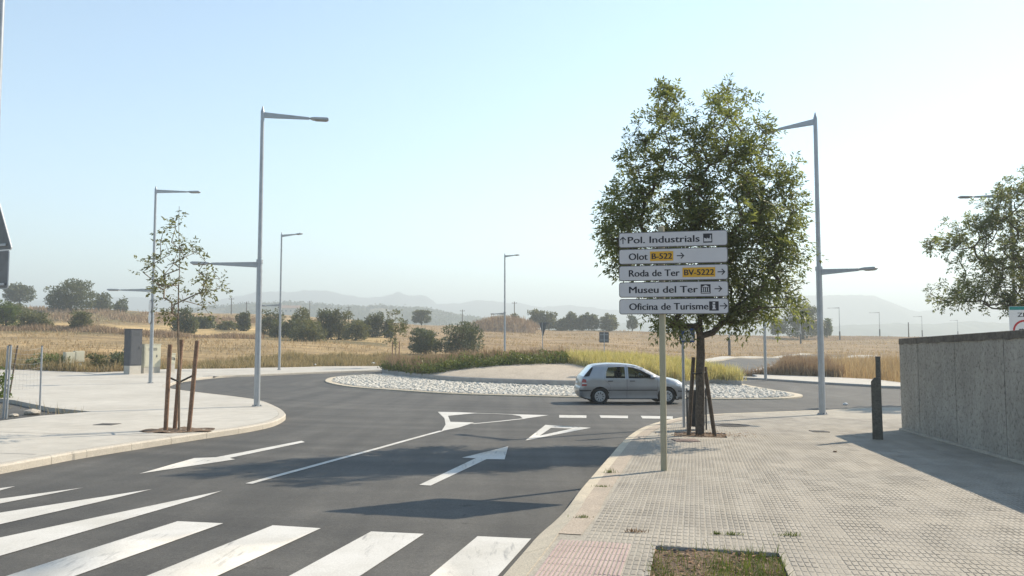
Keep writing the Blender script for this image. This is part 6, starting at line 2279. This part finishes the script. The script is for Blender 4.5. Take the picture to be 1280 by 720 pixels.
# ================================================================== FAR COUNTRY
def ridge(name, pts, Y, depth, label, c1, c2, seed, rough=0.04, foot=-12.0, extend=True, nscale=0.004):
    """hill range whose crest runs through the traced skyline at depth Y; slopes fall away front and back"""
    us = np.array([p[0] for p in pts], float); vs_ = np.array([p[1] for p in pts], float)
    n = 420
    U = np.linspace(us[0], us[-1], n)
    r = np.random.default_rng(seed)
    zc = 1.66 + (423 - np.interp(U, us, vs_)) / FPX * Y
    amp = (zc - foot)
    zc = zc + rough * amp * (0.4 * np.sin(U * .21 + seed) + 0.35 * np.sin(U * .47 + 2 * seed) + 0.25 * r.normal(size=n)) * .25
    rows = 26
    t = np.linspace(-1, 1, rows)
    prof = np.clip(1 - np.abs(t) ** 1.35, 0, 1)
    X = np.zeros((rows, n)); Yy = np.zeros((rows, n)); Z = np.zeros((rows, n))
    for j in range(rows):
        yj = Y + t[j] * depth
        X[j] = (U - 640) / FPX * Y * (1 + 0.25 * t[j] * depth / Y)
        Yy[j] = yj
        spur = 0.16 * np.sin(U * .08 + 1.7 * np.sin(U * .031 + seed) + 3 * t[j]) * (1 - prof[j]) * (prof[j] > 0.02)
        Z[j] = foot + (zc - foot) * np.clip(prof[j] + spur * (np.abs(t[j]) > 0.08) * prof[j] * 1.5, 0, 1)
    V = np.stack([X, Yy, Z], -1).reshape(-1, 3)
    idx = np.arange(rows * n).reshape(rows, n)
    F = np.stack([idx[:-1, :-1], idx[:-1, 1:], idx[1:, 1:], idx[1:, :-1]], -1).reshape(-1, 4)
    m = mat(name + '_slopes', c1, c2, nscale, 0.95, spec=0.1)
    o = link(name, np_mesh(name, V, F), m, smooth=True)
    tag(o, label, kind='structure')
    return U, zc
forest1, forest2 = (0.085, 0.10, 0.06), (0.05, 0.062, 0.04)
ridge('mountains', [(-900, 388), (-500, 374), (-200, 380), (0, 372), (60, 376), (140, 371), (230, 372), (270, 376), (300, 370), (327, 364), (357, 365), (397, 362), (420, 365), (440, 369.5), (460, 372), (480, 371), (492, 366.5), (499, 364.5), (510, 369), (524, 368), (534, 370), (547, 380), (572, 379), (602, 374.5), (630, 377.5), (652, 379), (677, 384), (702, 381), (722, 382), (752, 386), (800, 390), (860, 388), (920, 392), (1000, 396), (1400, 394), (2000, 390)], 2300, 480, 'faint blue mountain range on the skyline', forest1, forest2, 3, rough=0.09, nscale=0.004)
ridge('table_mountain', [(880, 412), (930, 392), (960, 374), (985, 370), (1020, 369), (1060, 368.5), (1092, 369), (1097, 373), (1108, 376), (1116, 380), (1126, 386), (1146, 389.5), (1175, 386), (1210, 381.5), (1250, 384), (1300, 390), (1450, 380), (1700, 388)], 2000, 380, 'flat-topped blue mountain fading in the haze', forest1, forest2, 9, rough=0.04, nscale=0.004)
ridge('far_hills', [(860, 416), (960, 411), (1030, 409), (1060, 406), (1090, 405.5), (1115, 404), (1140, 405), (1172, 405), (1190, 403), (1210, 401.5), (1235, 403), (1262, 404), (1320, 402), (1500, 406)], 1250, 260, 'low hazy blue hills in front of the flat-topped mountain', forest1, forest2, 5, rough=0.10)
ridge('far_hills', [(520, 413), (600, 402), (660, 400), (720, 403), (800, 404), (880, 408), (960, 414)], 1450, 260, 'pale low hills behind the far tree line', forest1, forest2, 6, rough=0.10)
U_, zc_ = ridge('wooded_hill', [(180, 402), (240, 389), (270, 386), (300, 384), (327, 382.5), (365, 381), (395, 383), (427, 386), (445, 386), (457, 387), (477, 384.5), (495, 387.5), (527, 388), (545, 391), (570, 396.5), (595, 400), (620, 405), (680, 414)], 900, 240, 'wooded hill with pale clearings under the blue mountains', (0.20, 0.17, 0.11), (0.075, 0.08, 0.05), 4, rough=0.05, nscale=0.02)
# woods on that hill, too far to count
r_ = np.random.default_rng(44)
n = 9000
uu = r_.uniform(190, 640, n); tt = -np.abs(r_.normal(0, .42, n)).clip(0, .95)
f = np.interp(uu, U_, zc_)
keep = (np.sin(uu * .09 + 8 * tt) + np.sin(uu * .033 + 2) + r_.normal(0, .5, n)) > -0.1
keep |= (tt > -0.06)
uu, tt, f = uu[keep], tt[keep], f[keep]
n = len(uu)
Yw = 900 + tt * 240
Xw = (uu - 640) / FPX * 900 * (1 + .25 * tt * 240 / 900)
Zw = -12 + (f + 12) * (1 - np.abs(tt) ** 1.35)
c_ = np.column_stack([Xw, Yw, Zw])
rep = 7
q = np.repeat(c_, rep, 0) + r_.normal(0, [1.6, 1.6, 1.2], (n * rep, 3)) + np.array([0, 0, 1.1])
V, F = leaf_quads(q, rand_dir(r_, len(q)), rand_dir(r_, len(q)), r_.uniform(1.6, 3.2, len(q)), r_.uniform(1.2, 2.4, len(q)))
stuff('woods', V, F, 'leaf_dark', 'dark woods covering the hill under the blue mountains')

# a low farmhouse or two on the hill and by the big far tree
def house(u, v, Y, w, d, h, rh, label, rz=0.0, wallm=None, roofm=None):
    zb = P(u, v, Y).z
    x = (u - 640) / FPX * Y
    root = thing('farmhouse', (x, Y, zb - 2.0), label, 'house', rz=rz)
    MB().box((-w / 2, 0, -2), (w / 2, d, h + 2.0)).build('wall', wallm, root)
    ov = 0.4
    MB().add([(-w / 2 - ov, -ov, h + 2.0 - .1), (w / 2 + ov, -ov, h + 1.9), (w / 2 + ov, d + ov, h + 1.9), (-w / 2 - ov, d + ov, h + 1.9), (-w / 2 - ov, d / 2, h + 2 + rh), (w / 2 + ov, d / 2, h + 2 + rh)],
             [(0, 1, 5, 4), (2, 3, 4, 5), (0, 4, 3), (1, 2, 5), (0, 3, 2, 1)]).build('roof', roofm, root)
    for i in range(int(w / 3.5)):
        xx = -w / 2 + 1.8 + i * 3.5
        MB().box((xx - .5, -0.06, 3.2), (xx + .5, -0.01, 4.6)).build('window', 'steel_dark', root)
M['house_wall'] = mat('house_render', (0.52, 0.47, 0.40), (0.44, 0.40, 0.34), .3, .9)
M['house_roof'] = mat('clay_roof', (0.30, 0.19, 0.13), (0.23, 0.15, 0.10), .5, .9)
house(362, 391.5, 620, 16, 9, 4, 2.2, 'pale farmhouse with low roof above the field thicket', 0.2, M['house_wall'], M['house_roof'])
house(1016, 413.5, 300, 9, 8, 3.0, 1.6, 'white low building under the big far tree', 0.1, M['house_wall'], M['house_roof'])

# an earth bank behind the field
def mound():
    Y = 190.0
    pts = []
    us = np.linspace(588, 668, 40)
    crest = np.interp(us, [588, 600, 615, 630, 645, 655, 668], [409, 405, 399.5, 397.8, 400, 402, 409])
    rows = 12
    V = []
    for j in range(rows):
        t = -1 + 2 * j / (rows - 1)
        for u, v in zip(us, crest):
            x = (u - 640) / FPX * Y
            g = Tf(x, Y + t * 9) - .4
            top = P(u, v, Y).z
            V.append((x, Y + t * 9, g + max(0, top - g) * (1 - abs(t) ** 2) + 0.25 * math.sin(u * .9 + j)))
    n = len(us)
    idx = np.arange(rows * n).reshape(rows, n)
    F = np.stack([idx[:-1, :-1], idx[:-1, 1:], idx[1:, 1:], idx[1:, :-1]], -1).reshape(-1, 4)
    o = link('earth_bank', np_mesh('earth_bank', np.array(V), F), mat('earth_bank', (0.27, 0.19, 0.12), (0.17, 0.12, 0.08), .5, .95, .5, fine=2.0, bdist=.2), smooth=True)
    tag(o, 'brown earth bank beyond the two grey-green bushes', kind='structure')
    r = np.random.default_rng(5)
    k = r.integers(0, len(V), 5000)
    p = np.array(V)[k] + r.normal(0, [.9, .6, .05], (5000, 3))
    V2, F2 = blades(p, r.uniform(.3, 1.2, 5000), .14, .5, 6)
    stuff('bank_weeds', V2, F2, 'red_grass', 'reddish weeds on the brown earth bank')
mound()

# utility poles out in the country
for u, Y, vt, vb, lab in ((289, 240, 372, 394, 'thin utility pole above the field left of the corner lamp'), (308, 260, 377, 394, 'thin utility pole close to the tall corner lamp'), (387, 300, 376, 392, 'utility pole rising from the field thicket'), (436, 280, 383, 398, 'utility pole between thicket and dense round bush'), (578, 260, 387, 404, 'utility pole at the end of the wooded hill'), (643, 240, 377, 408, 'thin mast beside the island lamp'), (1135, 200, 403, 420, 'short dark pole between two distant lamps near the wall')):
    p = at_depth(u, Y)
    root = thing('utility_pole', p, lab, 'utility pole', 'utility poles in the fields')
    h = P(u, vt, Y).z - p.z
    MB().tube([(0, 0, -.3), (0, 0, h)], [.16, .11], 8).build('pole', 'bark', root)
    if u > 1000: continue
    MB().box((-.8, -.06, h - .5), (.8, .06, h - .38)).build('crossarm', 'bark', root)
    for s in (-.7, 0, .7):
        MB().lathe([(.04, h - .378), (.06, h - .3), (.03, h - .2)], 6).build('insulator', 'steel_dark', root).location = (s, 0, 0)

# ---- haze: an even, thin volume round everything, the sky outside it
def haze():
    m = bpy.data.materials.new('haze')
    m.use_nodes = True
    nt = m.node_tree
    nt.nodes.clear()
    out = nt.nodes.new('ShaderNodeOutputMaterial')
    v = nt.nodes.new('ShaderNodeVolumePrincipled')
    v.inputs['Color'].default_value = (0.90, 0.975, 1.0, 1)
    v.inputs['Density'].default_value = HAZE_DENSITY
    v.inputs['Anisotropy'].default_value = 0.2
    nt.links.new(v.outputs[0], out.inputs['Volume'])
    o = MB().box((-15500, -15500, -30), (15500, 15500, 165)).build('haze', m)
    o['kind'] = 'stuff'
    o['label'] = 'pale dry-weather haze veiling the far hills'
HAZE_DENSITY = 0.00105
haze()
